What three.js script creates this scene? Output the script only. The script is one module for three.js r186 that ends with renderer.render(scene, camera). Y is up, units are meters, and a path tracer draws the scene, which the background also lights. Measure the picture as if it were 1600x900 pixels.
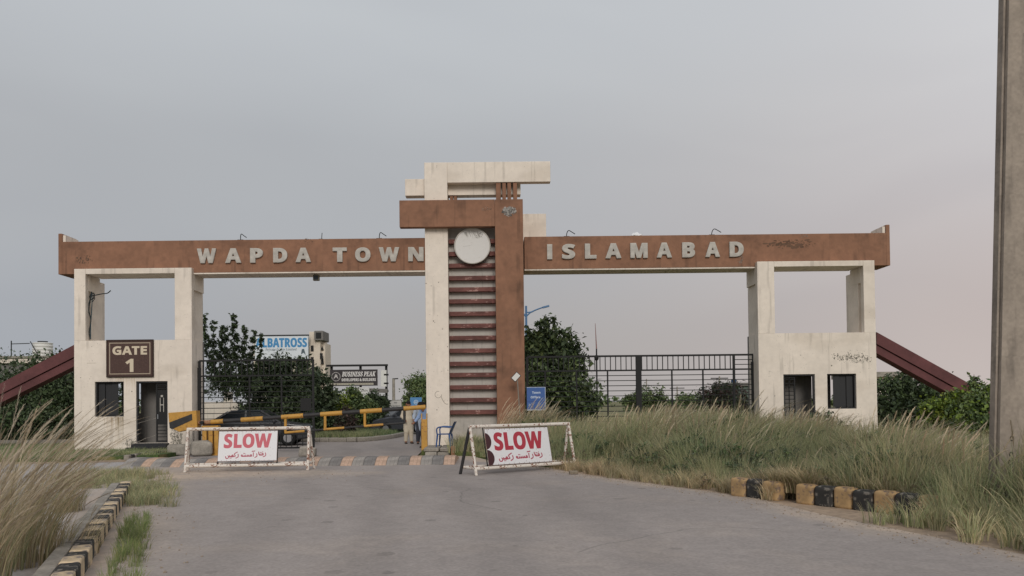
import * as THREE from 'three';
import { mergeGeometries } from 'three/addons/utils/BufferGeometryUtils.js';
import { RoundedBoxGeometry } from 'three/addons/geometries/RoundedBoxGeometry.js';
import { MarchingCubes } from 'three/addons/objects/MarchingCubes.js';
import { FontLoader } from 'three/addons/loaders/FontLoader.js';
import { TextGeometry } from 'three/addons/geometries/TextGeometry.js';

// ---------------------------------------------------------------- camera, sky, sun, exposure
const W = 1600, H = 900, F = 1200, PX = 770, PY = 608;
const scene = new THREE.Scene();
const camera = new THREE.PerspectiveCamera(2 * Math.atan(H / 2 / F) * 180 / Math.PI, W / H, 0.1, 6000);
camera.position.set(0, 1.65, 0);
camera.rotation.order = 'YXZ';
camera.rotation.set(Math.PI / 180, 0, -0.0108);
camera.setViewOffset(W, H, W / 2 - PX, H / 2 - PY, W, H);

const lin = (v) => { v /= 255; return v <= 0.04045 ? v / 12.92 : ((v + 0.055) / 1.055) ** 2.4; };
const rgb = (r, g, b) => [lin(r), lin(g), lin(b)];
const mixA = (a, b, t) => a.map((v, i) => v + (b[i] - v) * t);
const sstep = (a, b, x) => { const t = Math.min(1, Math.max(0, (x - a) / (b - a))); return t * t * (3 - 2 * t); };
function rng(s) { return () => { s |= 0; s = s + 0x6D2B79F5 | 0; let t = Math.imul(s ^ s >>> 15, 1 | s); t = t + Math.imul(t ^ t >>> 7, 61 | t) ^ t; return ((t ^ t >>> 14) >>> 0) / 4294967296; }; }
// periodic value noise
const LAT = new Float32Array(65536); { const r = rng(7); for (let i = 0; i < 65536; i++) LAT[i] = r(); }
function vnoise(x, y, p) {
  const xi = Math.floor(x), yi = Math.floor(y), fx = x - xi, fy = y - yi;
  const u = fx * fx * (3 - 2 * fx), v = fy * fy * (3 - 2 * fy);
  const x0 = ((xi % p) + p) % p, x1 = (x0 + 1) % p, y0 = ((yi % p) + p) % p, y1 = (y0 + 1) % p;
  const h = (a, b) => LAT[(a + b * 251 + p * 17) & 65535];
  return (h(x0, y0) * (1 - u) + h(x1, y0) * u) * (1 - v) + (h(x0, y1) * (1 - u) + h(x1, y1) * u) * v;
}
function fbm(x, y, p, oct) { let s = 0, a = 0.5, n = 0; for (let i = 0; i < oct; i++) { s += a * vnoise(x, y, p); n += a; x *= 2; y *= 2; p *= 2; a *= 0.5; } return s / n; }

// overcast evening sky: grey blue, a warm pink veil low on the right hand side
{
  const w = 1024, h = 512, d = new Float32Array(w * h * 4);
  for (let j = 0; j < h; j++) for (let i = 0; i < w; i++) {
    const el = (j + 0.5) / h * 180 - 90;                                   // rows from the bottom up
    const az = (i + 0.5) / w * 360 - 180;
    // three.js: u = atan2(z, x)/2pi + .5 ; -z (forward) is az -90
    let a = az + 90; if (a > 180) a -= 360;                                // 0 = forward, + = right
    const e = Math.max(0, el);
    let c = mixA(mixA(rgb(163, 167, 173), rgb(168, 165, 163), sstep(-30, -6, a)), rgb(171, 174, 178), sstep(2, 13, e));
    c = mixA(c, rgb(182, 186, 191), sstep(16, 27, e));
    c = mixA(c, rgb(190, 192, 196), sstep(27, 85, e));
    const pink = Math.exp(-(((a - 42) / 26) ** 2)) * (1 - sstep(8, 30, e));
    c = mixA(c, rgb(194, 182, 178), pink * 0.95);
    c = mixA(c, rgb(208, 208, 211), Math.exp(-(((a - 52) / 27) ** 2)) * sstep(4, 20, e) * (1 - sstep(35, 80, e) * 0.6));
    const nx = i / w * 8, ny = j / h * 8;
    const n = fbm(nx + 3.1, ny * 2.2 + fbm(nx * 2, ny * 2, 16, 3) * 1.2, 8, 4) - 0.5;
    const k = 1 + n * 0.24;
    const o = (j * w + i) * 4;
    d[o] = c[0] * k; d[o + 1] = c[1] * k; d[o + 2] = c[2] * (1 + n * 0.2); d[o + 3] = 1;
  }
  const t = new THREE.DataTexture(d, w, h, THREE.RGBAFormat, THREE.FloatType);
  t.mapping = THREE.EquirectangularReflectionMapping; t.magFilter = t.minFilter = THREE.LinearFilter; t.needsUpdate = true;
  scene.background = t; scene.environment = t;
}
const sun = new THREE.DirectionalLight(new THREE.Color(1, 0.95, 0.89), 1.5);
sun.position.set(5, 34, 34); sun.target.position.set(0, 3, -24);
sun.castShadow = true; sun.shadow.radius = 44; sun.shadow.mapSize.set(4096, 4096);
Object.assign(sun.shadow.camera, { left: -45, right: 45, top: 45, bottom: -45, near: 1, far: 160 });
scene.add(sun, sun.target);
const renderer = new THREE.WebGLRenderer({ antialias: true });
renderer.toneMapping = THREE.LinearToneMapping; renderer.toneMappingExposure = 1.05;
renderer.shadowMap.enabled = true; renderer.shadowMap.type = THREE.PCFSoftShadowMap;

// ---------------------------------------------------------------- measuring helpers: where a point of the place stands
camera.updateMatrixWorld(true);
const ray = (px, py) => new THREE.Vector3((px - PX) / F, -(py - PY) / F, -1).applyEuler(camera.rotation);
const pt = (px, py, depth) => { const r = ray(px, py); return r.multiplyScalar(-depth / r.z).add(camera.position); };
const gp = (px, py, h = 0) => { const r = ray(px, py); return r.multiplyScalar((h - 1.65) / r.y).add(camera.position); };
const X = (px, py, d) => pt(px, py, d).x, Y = (px, py, d) => pt(px, py, d).y;
const V = (x, y, z) => new THREE.Vector3(x, y, z);

// ---------------------------------------------------------------- naming and building helpers
const taken = new Map();
function numbered(n) { const k = taken.get(n) || 0; taken.set(n, k + 1); return k ? n + '_' + String(k).padStart(3, '0') : n; }
function tag(o, label, category, group, kind) { o.userData.label = label; if (category) o.userData.category = category; if (group) o.userData.group = group; if (kind) o.userData.kind = kind; return o; }
function thing(name, label, category, pos = [0, 0, 0], turn = 0, group) {
  const o = new THREE.Group(); o.name = numbered(name); o.position.set(...pos); o.rotation.y = turn; scene.add(o);
  return tag(o, label, category, group);
}
function part(name, geo, mat, parent, label) {
  const m = new THREE.Mesh(Array.isArray(geo) ? merge(geo) : geo, mat); m.name = parent === scene ? numbered(name) : name; m.castShadow = m.receiveShadow = true;
  parent.add(m); if (label) m.userData.label = label; return m;
}
function merge(list) {
  const l = list.map((g) => { const q = g.index ? g.toNonIndexed() : g; for (const k of Object.keys(q.attributes)) if (!['position', 'normal', 'uv', 'color'].includes(k)) q.deleteAttribute(k); return q; });
  return mergeGeometries(l);
}
function metricUV(g0, ox = 0, oy = 0) {                                   // box mapping, uv in metres
  const g = g0.index ? g0.toNonIndexed() : g0, p = g.attributes.position, n = g.attributes.normal, uv = new Float32Array(p.count * 2);
  for (let i = 0; i < p.count; i += 3) {
    let ax = 0, ay = 0, az = 0;
    for (let k = 0; k < 3; k++) { ax += Math.abs(n.getX(i + k)); ay += Math.abs(n.getY(i + k)); az += Math.abs(n.getZ(i + k)); }
    for (let k = 0; k < 3; k++) {
      const x = p.getX(i + k), y = p.getY(i + k), z = p.getZ(i + k), o = (i + k) * 2;
      if (az >= ax && az >= ay) { uv[o] = x; uv[o + 1] = y; } else if (ax >= ay) { uv[o] = z + 3.7; uv[o + 1] = y; } else { uv[o] = x; uv[o + 1] = z + 1.3; }
      uv[o] += ox; uv[o + 1] += oy;
    }
  }
  g.setAttribute('uv', new THREE.BufferAttribute(uv, 2)); return g;
}
function box(x0, x1, y0, y1, z0, z1, r = 0.012) {                        // crisp box with a small worn edge
  const w = Math.abs(x1 - x0), h = Math.abs(y1 - y0), d = Math.abs(z1 - z0), m = Math.min(w, h, d);
  const g = r > 0 && m > r * 3 ? new RoundedBoxGeometry(w, h, d, 1, r) : new THREE.BoxGeometry(w, h, d);
  g.translate((x0 + x1) / 2, (y0 + y1) / 2, (z0 + z1) / 2); return metricUV(g);
}
function bar(a, b, r, seg = 8, r2 = r) {
  const d = b.clone().sub(a), g = new THREE.CylinderGeometry(r2, r, d.length(), seg, 1);
  g.applyQuaternion(new THREE.Quaternion().setFromUnitVectors(V(0, 1, 0), d.clone().normalize())); g.translate((a.x + b.x) / 2, (a.y + b.y) / 2, (a.z + b.z) / 2);
  return metricUV(g);
}
function sq(a, b, t, t2 = t) {                                            // square bar
  const d = b.clone().sub(a), g = new THREE.BoxGeometry(t, d.length(), t2);
  g.applyQuaternion(new THREE.Quaternion().setFromUnitVectors(V(0, 1, 0), d.clone().normalize())); g.translate((a.x + b.x) / 2, (a.y + b.y) / 2, (a.z + b.z) / 2);
  return metricUV(g);
}
function tube(pts, r, seg = 24, rad = 7) { return metricUV(new THREE.TubeGeometry(new THREE.CatmullRomCurve3(pts), seg, r, rad)); }
function poly(points, depth, bevel = 0) {                                 // extruded outline, front face at z = 0
  const s = new THREE.Shape(points.map(([x, y]) => new THREE.Vector2(x, y)));
  const g = new THREE.ExtrudeGeometry(s, { depth, bevelEnabled: bevel > 0, bevelSize: bevel, bevelThickness: bevel, bevelSegments: 1, bevelOffset: -bevel });
  g.translate(0, 0, -depth); return metricUV(g);
}
function slabWithHoles(x0, x1, y0, y1, z0, z1, holes) {                    // front at z0, back at z1 (z1 < z0)
  const s = new THREE.Shape([[x0, y0], [x1, y0], [x1, y1], [x0, y1]].map(([x, y]) => new THREE.Vector2(x, y)));
  for (const [a, b, c, d] of holes) s.holes.push(new THREE.Path([[a, c], [a, d], [b, d], [b, c]].map(([x, y]) => new THREE.Vector2(x, y))));
  const g = new THREE.ExtrudeGeometry(s, { depth: z0 - z1, bevelEnabled: false }); g.translate(0, 0, z1); return metricUV(g);
}

// ---------------------------------------------------------------- textures
const wrapTex = (t, s, srgb = true) => { t.wrapS = t.wrapT = THREE.RepeatWrapping; t.magFilter = THREE.LinearFilter; t.minFilter = THREE.LinearMipmapLinearFilter; t.generateMipmaps = true; if (srgb) t.colorSpace = THREE.SRGBColorSpace; t.repeat.set(s, s); t.needsUpdate = true; return t; };
function dataTex(n, fn, metres, srgb = true) {
  const d = new Uint8Array(n * n * 4);
  for (let j = 0; j < n; j++) for (let i = 0; i < n; i++) { const c = fn(i / n, j / n), o = (j * n + i) * 4; d[o] = c[0]; d[o + 1] = c[1]; d[o + 2] = c[2]; d[o + 3] = 255; }
  return wrapTex(new THREE.DataTexture(d, n, n), 1 / metres, srgb);
}
const cl = (v) => Math.max(0, Math.min(255, v));
function canvasTex(w, h, draw) {
  const c = document.createElement('canvas'); c.width = w; c.height = h; const g = c.getContext('2d'); draw(g, w, h);
  const t = new THREE.CanvasTexture(c); t.colorSpace = THREE.SRGBColorSpace; t.magFilter = THREE.LinearFilter; t.anisotropy = 8; return t;
}
function speckle(g, w, h, seed, n, cols, smin, smax, al = 0.3) {
  const r = rng(seed); for (let i = 0; i < n; i++) { g.globalAlpha = al * (0.3 + r()); g.fillStyle = cols[(r() * cols.length) | 0]; const s = smin + r() * r() * (smax - smin); g.beginPath(); g.ellipse(r() * w, r() * h, s, s * (0.4 + r() * 0.7), r() * 3, 0, 7); g.fill(); } g.globalAlpha = 1;
}
function blotch(g, x, y, rx, ry, seed, n, cols, al) {                      // ragged patch made of many chips
  const r = rng(seed); for (let i = 0; i < n; i++) { const a = r() * 6.28, q = Math.sqrt(r()) * (0.6 + 0.4 * r()); g.globalAlpha = al * (0.4 + 0.6 * r()); g.fillStyle = cols[(r() * cols.length) | 0]; const s = (0.03 + r() * r() * 0.16) * Math.min(rx, ry); g.beginPath(); g.ellipse(x + Math.cos(a) * rx * q, y + Math.sin(a) * ry * q, s * (0.7 + r() * 1.3), s, r() * 3, 0, 7); g.fill(); } g.globalAlpha = 1;
}
function streaks(g, x0, x1, y0, len, seed, n, col, al) {                    // run-off streaks
  const r = rng(seed); for (let i = 0; i < n; i++) { const x = x0 + r() * (x1 - x0), l = len * (0.25 + r() * 0.75), w = 1 + r() * 5; g.globalAlpha = al * (0.3 + 0.7 * r()); g.fillStyle = col; g.beginPath(); g.moveTo(x, y0); g.quadraticCurveTo(x + w * 1.3, y0 + l * 0.5, x + w * 0.4, y0 + l); g.lineTo(x + w * 0.5, y0 + l); g.quadraticCurveTo(x + w * 1.8, y0 + l * 0.4, x + w, y0); g.fill(); } g.globalAlpha = 1;
}
const plasterBase = (tone, seed) => (u, v) => {
  const a = fbm(u * 6 + seed, v * 6, 6, 5), b = fbm(u * 40 + seed, v * 40, 40, 3), c = fbm(u * 3, v * 9 + seed, 3, 4);
  const run = fbm(u * 46 + seed, Math.abs(2 * v - 1) * 2.2, 46, 3); let k = (1 + (a - 0.5) * 0.08 + (b - 0.5) * 0.06) * (1 - sstep(0.6, 0.85, run) * 0.09); const dirt = sstep(0.5, 0.9, c) * 0.06;
  const spot = vnoise(u * 190 + seed, v * 190, 190) > 0.955 && a > 0.52 ? 0.78 : 1; k *= spot;
  return [cl(tone[0] * k * (1 - dirt)), cl(tone[1] * k * (1 - dirt * 1.1)), cl(tone[2] * k * (1 - dirt * 1.25))];
};
const CREAM = [227, 215, 201];
const T = {};
T.plaster = dataTex(1024, plasterBase(CREAM, 1.7), 5);
T.plasterBump = dataTex(512, (u, v) => { const k = 255 * (0.6 * fbm(u * 24, v * 24, 24, 5) + 0.4 * fbm(u * 5, v * 5, 5, 3)); return [k, k, k]; }, 2.4, false);
T.brown = dataTex(1024, (u, v) => {
  const a = fbm(u * 5 + 2, v * 7, 35, 5), b = fbm(u * 48, v * 48, 48, 3), c = fbm(u * 9 + 4, v * 4, 36, 5);
  const k = (1 + (a - 0.5) * 0.2 + (b - 0.5) * 0.14) * (1 - sstep(0.58, 0.85, fbm(u * 52, Math.abs(2 * v - 1) * 2.4, 52, 3)) * 0.13); const pale = sstep(0.55, 0.85, c) * 0.16, dark = sstep(0.55, 0.9, fbm(u * 11, v * 13 + 5, 143, 4)) * 0.16;
  return [cl(139 * k * (1 - dark) + 30 * pale), cl(101 * k * (1 - dark) + 30 * pale), cl(79 * k * (1 - dark) + 28 * pale)];
}, 6);
T.concrete = dataTex(512, (u, v) => { const a = fbm(u * 8, v * 8, 8, 5), b = fbm(u * 60, v * 60, 60, 2), k = 1 + (a - 0.5) * 0.34 + (b - 0.5) * 0.18; return [cl(146 * k), cl(139 * k), cl(129 * k)]; }, 1.6);
T.rusty = dataTex(512, (u, v) => {
  const a = fbm(u * 22, v * 22, 22, 5), b = fbm(u * 70, v * 70, 70, 2); const rust = sstep(0.56, 0.62, a * 0.75 + b * 0.25);
  const k = 1 + (b - 0.5) * 0.14; return [cl((216 - 92 * rust) * k), cl((207 - 128 * rust) * k), cl((196 - 138 * rust) * k)];
}, 0.9);
T.field = dataTex(1024, (u, v) => {
  const a = fbm(u * 9, v * 9, 9, 5), b = fbm(u * 90, v * 90, 90, 3), k = 0.75 + b * 0.5; const c = mixA([84, 92, 48], [132, 116, 84], sstep(0.4, 0.66, a)); return c.map((q) => cl(q * k));
}, 14);
T.lawn = dataTex(1024, (u, v) => {
  const a = fbm(u * 9, v * 9, 9, 5), b = fbm(u * 120, v * 120, 120, 3), k = 0.7 + b * 0.6; const c = mixA([66, 84, 40], [112, 104, 66], sstep(0.45, 0.72, a)); return c.map((q) => cl(q * k));
}, 9);
T.dirt = dataTex(512, (u, v) => { const a = fbm(u * 8, v * 8, 8, 5), b = fbm(u * 60, v * 60, 60, 3), k = 0.7 + a * 0.3 + b * 0.3; return [cl(156 * k), cl(136 * k), cl(116 * k)]; }, 4);

const std = (o) => new THREE.MeshStandardMaterial({ roughness: 0.9, metalness: 0, ...o });
const col = (r, g, b) => new THREE.Color(lin(r), lin(g), lin(b));
const M = {
  plaster: std({ map: T.plaster, bumpMap: T.plasterBump, bumpScale: 0.003 }),
  brown: std({ map: T.brown, bumpMap: T.plasterBump, bumpScale: 0.008 }),
  concrete: std({ map: T.concrete, bumpMap: T.plasterBump, bumpScale: 0.01 }),
  maroon: std({ map: dataTex(512, (u, v) => { const a = fbm(u * 6, v * 6, 6, 5), b = fbm(u * 40, v * 40, 40, 3), k = 1 + (a - 0.5) * 0.3 + (b - 0.5) * 0.12; return [cl(98 * k), cl(60 * k), cl(60 * k)]; }, 3) }),
  slat: std({ map: dataTex(512, (u, v) => { const a = fbm(u * 5, v * 14, 70, 5), b = fbm(u * 40, v * 40, 40, 3), k = 1 + (a - 0.5) * 0.5 + (b - 0.5) * 0.2, ch = sstep(0.7, 0.74, fbm(u * 12 + 3, v * 24, 24, 4)); return [cl(108 * k + 46 * ch), cl(70 * k + 50 * ch), cl(64 * k + 48 * ch)]; }, 2.2) }),
  panel: std({ map: dataTex(512, plasterBase([182, 176, 168], 5.1), 3), bumpMap: T.plasterBump, bumpScale: 0.006 }),
  letter: std({ map: dataTex(256, (u, v) => { const a = fbm(u * 8, v * 8, 8, 5), k = 1 + (a - 0.5) * 0.22; return [cl(184 * k), cl(178 * k), cl(169 * k)]; }, 1), roughness: 0.8 }),
  iron: std({ color: col(24, 23, 23), roughness: 0.75 }),
  rusty: std({ map: T.rusty, roughness: 0.65, bumpMap: T.rusty, bumpScale: 0.002 }),
  yellow: std({ map: dataTex(256, (u, v) => { const a = fbm(u * 9, v * 9, 9, 5), b = sstep(0.68, 0.8, fbm(u * 20, v * 20, 20, 4)), k = 1 + (a - 0.5) * 0.22; return [cl(186 * k - 40 * b), cl(139 * k - 40 * b), cl(60 * k)]; }, 1.1), roughness: 0.55 }),
  black: std({ map: dataTex(256, (u, v) => { const a = fbm(u * 9, v * 9, 9, 5), k = 0.7 + a * 0.6; return [cl(42 * k), cl(40 * k), cl(40 * k)]; }, 1.1), roughness: 0.6 }),
  kerbBlack: std({ map: dataTex(256, (u, v) => { const a = fbm(u * 8, v * 8, 8, 5), w = sstep(0.54, 0.72, fbm(u * 16, v * 16, 16, 4)), k = 0.7 + a * 0.6; return [cl(50 * k + 62 * w), cl(48 * k + 58 * w), cl(46 * k + 52 * w)]; }, 0.8) }),
  kerbCream: std({ map: dataTex(256, (u, v) => { const a = fbm(u * 8, v * 8, 8, 5), w = sstep(0.52, 0.7, fbm(u * 14, v * 14, 14, 4)), k = 0.8 + a * 0.4; return [cl(206 * k - 54 * w), cl(184 * k - 46 * w), cl(152 * k - 26 * w)]; }, 0.8) }),
  kerbYellow: std({ map: dataTex(256, (u, v) => { const a = fbm(u * 8, v * 8, 8, 5), w = sstep(0.54, 0.7, fbm(u * 14, v * 14, 14, 4)), k = 0.8 + a * 0.4; return [cl(168 * k - 44 * w), cl(138 * k - 34 * w), cl(98 * k - 10 * w)]; }, 0.8) }),
  stone: std({ map: T.concrete, bumpMap: T.plasterBump, bumpScale: 0.02 }),
  darkSteel: std({ color: col(34, 34, 36), roughness: 0.6 }),
  grayWall: std({ map: dataTex(256, plasterBase([118, 114, 110], 9), 3) }),
  bark: std({ map: dataTex(256, (u, v) => { const k = 0.6 + 0.8 * fbm(u * 14, v * 4, 28, 5); return [cl(92 * k), cl(78 * k), cl(62 * k)]; }, 0.8) }),
  tyre: std({ color: col(26, 26, 26) }), chrome: std({ color: col(190, 190, 192), metalness: 0.9, roughness: 0.3 }),
  glass: new THREE.MeshPhysicalMaterial({ color: col(30, 34, 38), roughness: 0.12, metalness: 0, specularIntensity: 0.6 }),
  white: std({ color: col(214, 212, 206), roughness: 0.6 }),
};
const font = await new FontLoader().loadAsync('fonts/droid/droid_sans_bold.typeface.json');
const fontSerif = await new FontLoader().loadAsync('fonts/droid/droid_serif_bold.typeface.json');
// lettering drawn into a box of a canvas
function lettering(g, str, x, y, w, h, color, f = font, slant = 0, fat = 0) {
  const shapes = f.generateShapes(str, 100); let a = 1e9, b = -1e9, c = 1e9, d = -1e9; const all = [];
  for (const s of shapes) { const e = s.extractPoints(6); for (const p of e.shape) { a = Math.min(a, p.x); b = Math.max(b, p.x); c = Math.min(c, p.y); d = Math.max(d, p.y); } all.push(e); }
  const mx = (p) => [x + (p.x - a) / (b - a) * w + slant * ((p.y - c) / (d - c)) * h, y + h - (p.y - c) / (d - c) * h];
  g.fillStyle = g.strokeStyle = color; g.lineWidth = fat; g.lineJoin = 'miter';
  for (const e of all) { g.beginPath(); for (const ring of [e.shape, ...e.holes]) { ring.forEach((p, i) => { const [u, v] = mx(p); i ? g.lineTo(u, v) : g.moveTo(u, v); }); g.closePath(); } g.fill('evenodd'); if (fat) g.stroke(); }
}
function urdu(g, x, y, w, h, color) {                                       // the line of Urdu under SLOW, drawn stroke by stroke
  const sx = w / 530, sy = h / 125, P = ([a, b]) => [x + (a - 498) * sx, y + (b - 440) * sy];
  g.strokeStyle = g.fillStyle = color; g.lineWidth = 13 * (sx + sy) / 2; g.lineCap = 'round'; g.lineJoin = 'round';
  const S = (...p) => { g.beginPath(); const q = p.map(P); g.moveTo(...q[0]); for (let i = 1; i < q.length - 1; i++) { const m = i === q.length - 2 ? q[i + 1] : [(q[i][0] + q[i + 1][0]) / 2, (q[i][1] + q[i + 1][1]) / 2]; g.quadraticCurveTo(...q[i], ...m); } if (q.length === 2) g.lineTo(...q[1]); g.stroke(); };
  const D = (a, b) => { const [u, v] = P([a, b]); g.beginPath(); g.ellipse(u, v, 6.5 * sx, 6.5 * sy, 0, 0, 7); g.fill(); };
  S([1014, 478], [1024, 510], [1008, 528], [988, 534]);
  S([986, 508], [970, 504], [968, 486], [982, 482], [990, 496], [984, 510], [950, 512], [944, 490]); S([950, 512], [928, 512], [926, 462]); D(980, 462); D(948, 470); D(960, 470);
  S([902, 488], [910, 518], [898, 536], [880, 542]);
  S([858, 472], [858, 526]); S([842, 452], [852, 444], [862, 452], [876, 444]);
  S([838, 524], [822, 520], [820, 502], [834, 500], [838, 516], [824, 526], [806, 524], [800, 506]); S([806, 524], [786, 526], [782, 506]); S([786, 526], [764, 526], [760, 506]); S([764, 526], [744, 526], [738, 508]); D(748, 482); D(734, 482);
  S([744, 526], [718, 528], [704, 520], [702, 504], [716, 502], [720, 516], [716, 526]);
  S([660, 490], [668, 520], [656, 540], [636, 548]);
  S([650, 458], [616, 478], [612, 492], [630, 520], [610, 528], [596, 524]); S([600, 528], [582, 520], [584, 500], [598, 502], [600, 520], [586, 532], [572, 526], [576, 512], [588, 516]); S([586, 530], [560, 530], [552, 510]); D(560, 548); D(574, 548);
  S([560, 530], [540, 528], [532, 512]); S([540, 520], [540, 544], [520, 556], [502, 546], [502, 524]);
}

// ================================================================ THE SETTING
function sheet(name, pts, y, mat, label, category) {                        // flat sheet from an outline [x, z]
  const s = new THREE.Shape(pts.map(([x, z]) => new THREE.Vector2(x, -z))); const g = new THREE.ShapeGeometry(s); g.rotateX(-Math.PI / 2); g.translate(0, y, 0);
  const o = part(name, metricUV(g), mat, scene); return tag(o, label, category, null, 'structure');
}
const noLab = (o, label, cat) => tag(o, label, cat, null, 'structure');
{ const g = new THREE.PlaneGeometry(4000, 4000); g.rotateX(-Math.PI / 2); g.translate(0, -0.04, 0); noLab(part('ground', metricUV(g), std({ map: T.field }), scene), 'flat dry grassy land reaching to the horizon', 'ground'); }
// right hand edge of the road, from behind the camera to the middle pillar
const EDGE = [[9, 14], [6.6, -4], [5.75, -7.4], [5.2, -9.2], [4.7, -11], [4.35, -13], [3.2, -15.2], [2.1, -17.3], [1.3, -19.4], [-0.2, -22.2], [-0.7, -23.9]];
function edgeX(z) { for (let i = 0; i < EDGE.length - 1; i++) { const [x0, z0] = EDGE[i], [x1, z1] = EDGE[i + 1]; if (z <= z0 && z >= z1) return x0 + (x1 - x0) * (z - z0) / (z1 - z0); } return z > 0 ? 9 : -0.7; }
{ // asphalt: one drawn surface with dust, patches and cracks at their real places
  const n = 2048, S = 46, x0 = -26, z0 = -40, d = new Uint8Array(n * n * 4), r = rng(5);
  for (let j = 0; j < n; j++) for (let i = 0; i < n; i++) {
    const x = x0 + i / n * S, zz = j / n * S - S - z0, zw = -zz;           // zz: metres ahead
    const u = i / n, v = j / n;
    const a = fbm(u * 10, v * 10, 10, 4), b = fbm(u * 300, v * 300, 300, 2), c = fbm(u * 34 + 5, v * 34, 34, 4), e2 = r();
    let k = 0.96 + (a - 0.5) * 0.14 + (b - 0.5) * 0.07 + (e2 - 0.5) * 0.11;
    let cc = [156, 147, 142];
    let dust = sstep(0.58, 0.8, c) * 0.14; { const wx = x + 0.12 * zz + (fbm(v * 18, 3, 18, 3) - 0.5) * 1.2; for (const tx of [-1.9, -0.35, 1.15, 2.7]) k *= 1 - 0.05 * (1 - sstep(0.1, 0.55, Math.abs(wx - tx))); }
    // sand swept against the left kerb, before the speed hump and along the right verge
    const dl = Math.abs(x - (-3.75 - (zz - 6.8) * 0.42)); if (zz > 2 && zz < 19) dust += (1 - sstep(0.2, 1.7, dl + (a - 0.5) * 1.6)) * 0.75;
    if (x < -2.5 && x > -10.5) dust += (1 - sstep(0.4, 2.8, Math.abs(zz - 18.4) + (c - 0.5) * 2 + Math.max(0, x + 7) * 0.5)) * 0.85;
    const er = edgeX(zw) - x; if (zz < 24 && zz > -2) dust += (1 - sstep(0.05, 0.85, er + (c - 0.5) * 1.4)) * 0.85;
    dust = Math.min(1, dust);
    if (x < -7.6 - (zz - 14) * 0.4 || x < -3.9 - (zz - 6.8) * 0.42) { cc = [168, 163, 162]; }
    cc = mixA(cc, [192, 172, 152], dust * (0.5 + 0.5 * b * 1.2));
    const tar = sstep(0.68, 0.78, fbm(u * 14 + 9, v * 5 + 2, 70, 4)) * 0.1; k *= 1 - tar;
    const o = (j * n + i) * 4; d[o] = cl(cc[0] * k); d[o + 1] = cl(cc[1] * k); d[o + 2] = cl(cc[2] * k); d[o + 3] = 255;
  }
  // cracks: wandering thin dark lines
  const crack = (x, zz, dir, len, seed, dark) => { const q = rng(seed); for (let s = 0; s < len; s += 0.018) { dir += (q() - 0.5) * 0.28; x += Math.cos(dir) * 0.018; zz += Math.sin(dir) * 0.018; const i = Math.round((x - x0) / S * n), jj = Math.round((S + z0 + zz) / S * n); const row = Math.min(n - 1, Math.max(0, jj)), cI = Math.min(n - 1, Math.max(0, i)); const o = (row * n + cI) * 4; for (let k = 0; k < 3; k++) d[o + k] *= dark; } };
  // oil drips, small tar repairs
  { const q = rng(19); for (let m = 0; m < 46; m++) { const cx = -3.5 + q() * 8, cz = 6.5 + q() * 12, R0 = 0.03 + q() * 0.08, dk = 0.86 + q() * 0.1, sd = q() * 50; const ri = Math.ceil(R0 * 1.4 / S * n), ci = Math.round((cx - x0) / S * n), cj = Math.round((S + z0 + cz) / S * n); for (let jj = -ri; jj <= ri; jj++) for (let ii = -ri; ii <= ri; ii++) { const rr = Math.hypot(ii, jj) / n * S, lim = R0 * (0.7 + 0.6 * vnoise(Math.atan2(jj, ii) * 2 + sd, rr * 9 + sd, 64)); const i2 = ci + ii, j2 = cj + jj; if (rr < lim && i2 >= 0 && j2 >= 0 && i2 < n && j2 < n && cx < edgeX(-cz) - 0.4) { const o = (j2 * n + i2) * 4; for (let c2 = 0; c2 < 3; c2++) d[o + c2] *= dk; } } } }
  crack(-1, 15.2, 0.05, 4, 13, 0.86); crack(0.9, 8.4, 1.2, 3.5, 17, 0.88); crack(-4.6, 16.4, 0.1, 3.4, 15, 0.86);
  const t = new THREE.DataTexture(d, n, n); wrapTex(t, 1); t.wrapS = t.wrapT = THREE.ClampToEdgeWrapping; t.anisotropy = 16;
  const bump = dataTex(512, (u, v) => { const k = 255 * (0.3 * fbm(u * 16, v * 16, 16, 3) + 0.7 * fbm(u * 110, v * 110, 110, 3)); return [k, k, k]; }, 2.6, false);
  const s = new THREE.Shape([[-26, -6], [9, -6], ...EDGE.slice(1).map(([x, z]) => [x, -z]), [-2.4, 24.1], [-2.6, 31], [1.5, 32], [1.5, 40], [-14.5, 40], [-14.5, 28.4], [-10.4, 28.3], [-10.4, 23.2], [-26, 20.6]].map(([x, y]) => new THREE.Vector2(x, y)));
  const g = new THREE.ShapeGeometry(s), p = g.attributes.position, uv = new Float32Array(p.count * 2);
  for (let i = 0; i < p.count; i++) { uv[i * 2] = (p.getX(i) - x0) / S; uv[i * 2 + 1] = (p.getY(i) + (S + z0)) / S; }
  g.setAttribute('uv', new THREE.BufferAttribute(uv, 2)); g.rotateX(-Math.PI / 2);
  noLab(part('road', g, std({ map: t, roughness: 0.92 }), scene), 'dusty grey asphalt road running through the gateway', 'road');
  void bump;
}
sheet('road', [[-5.1, -40], [1.5, -40], [6, -130], [-2, -130]], -0.004, std({ map: T.concrete }), 'far stretch of asphalt road beyond the gateway', 'road');
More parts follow.
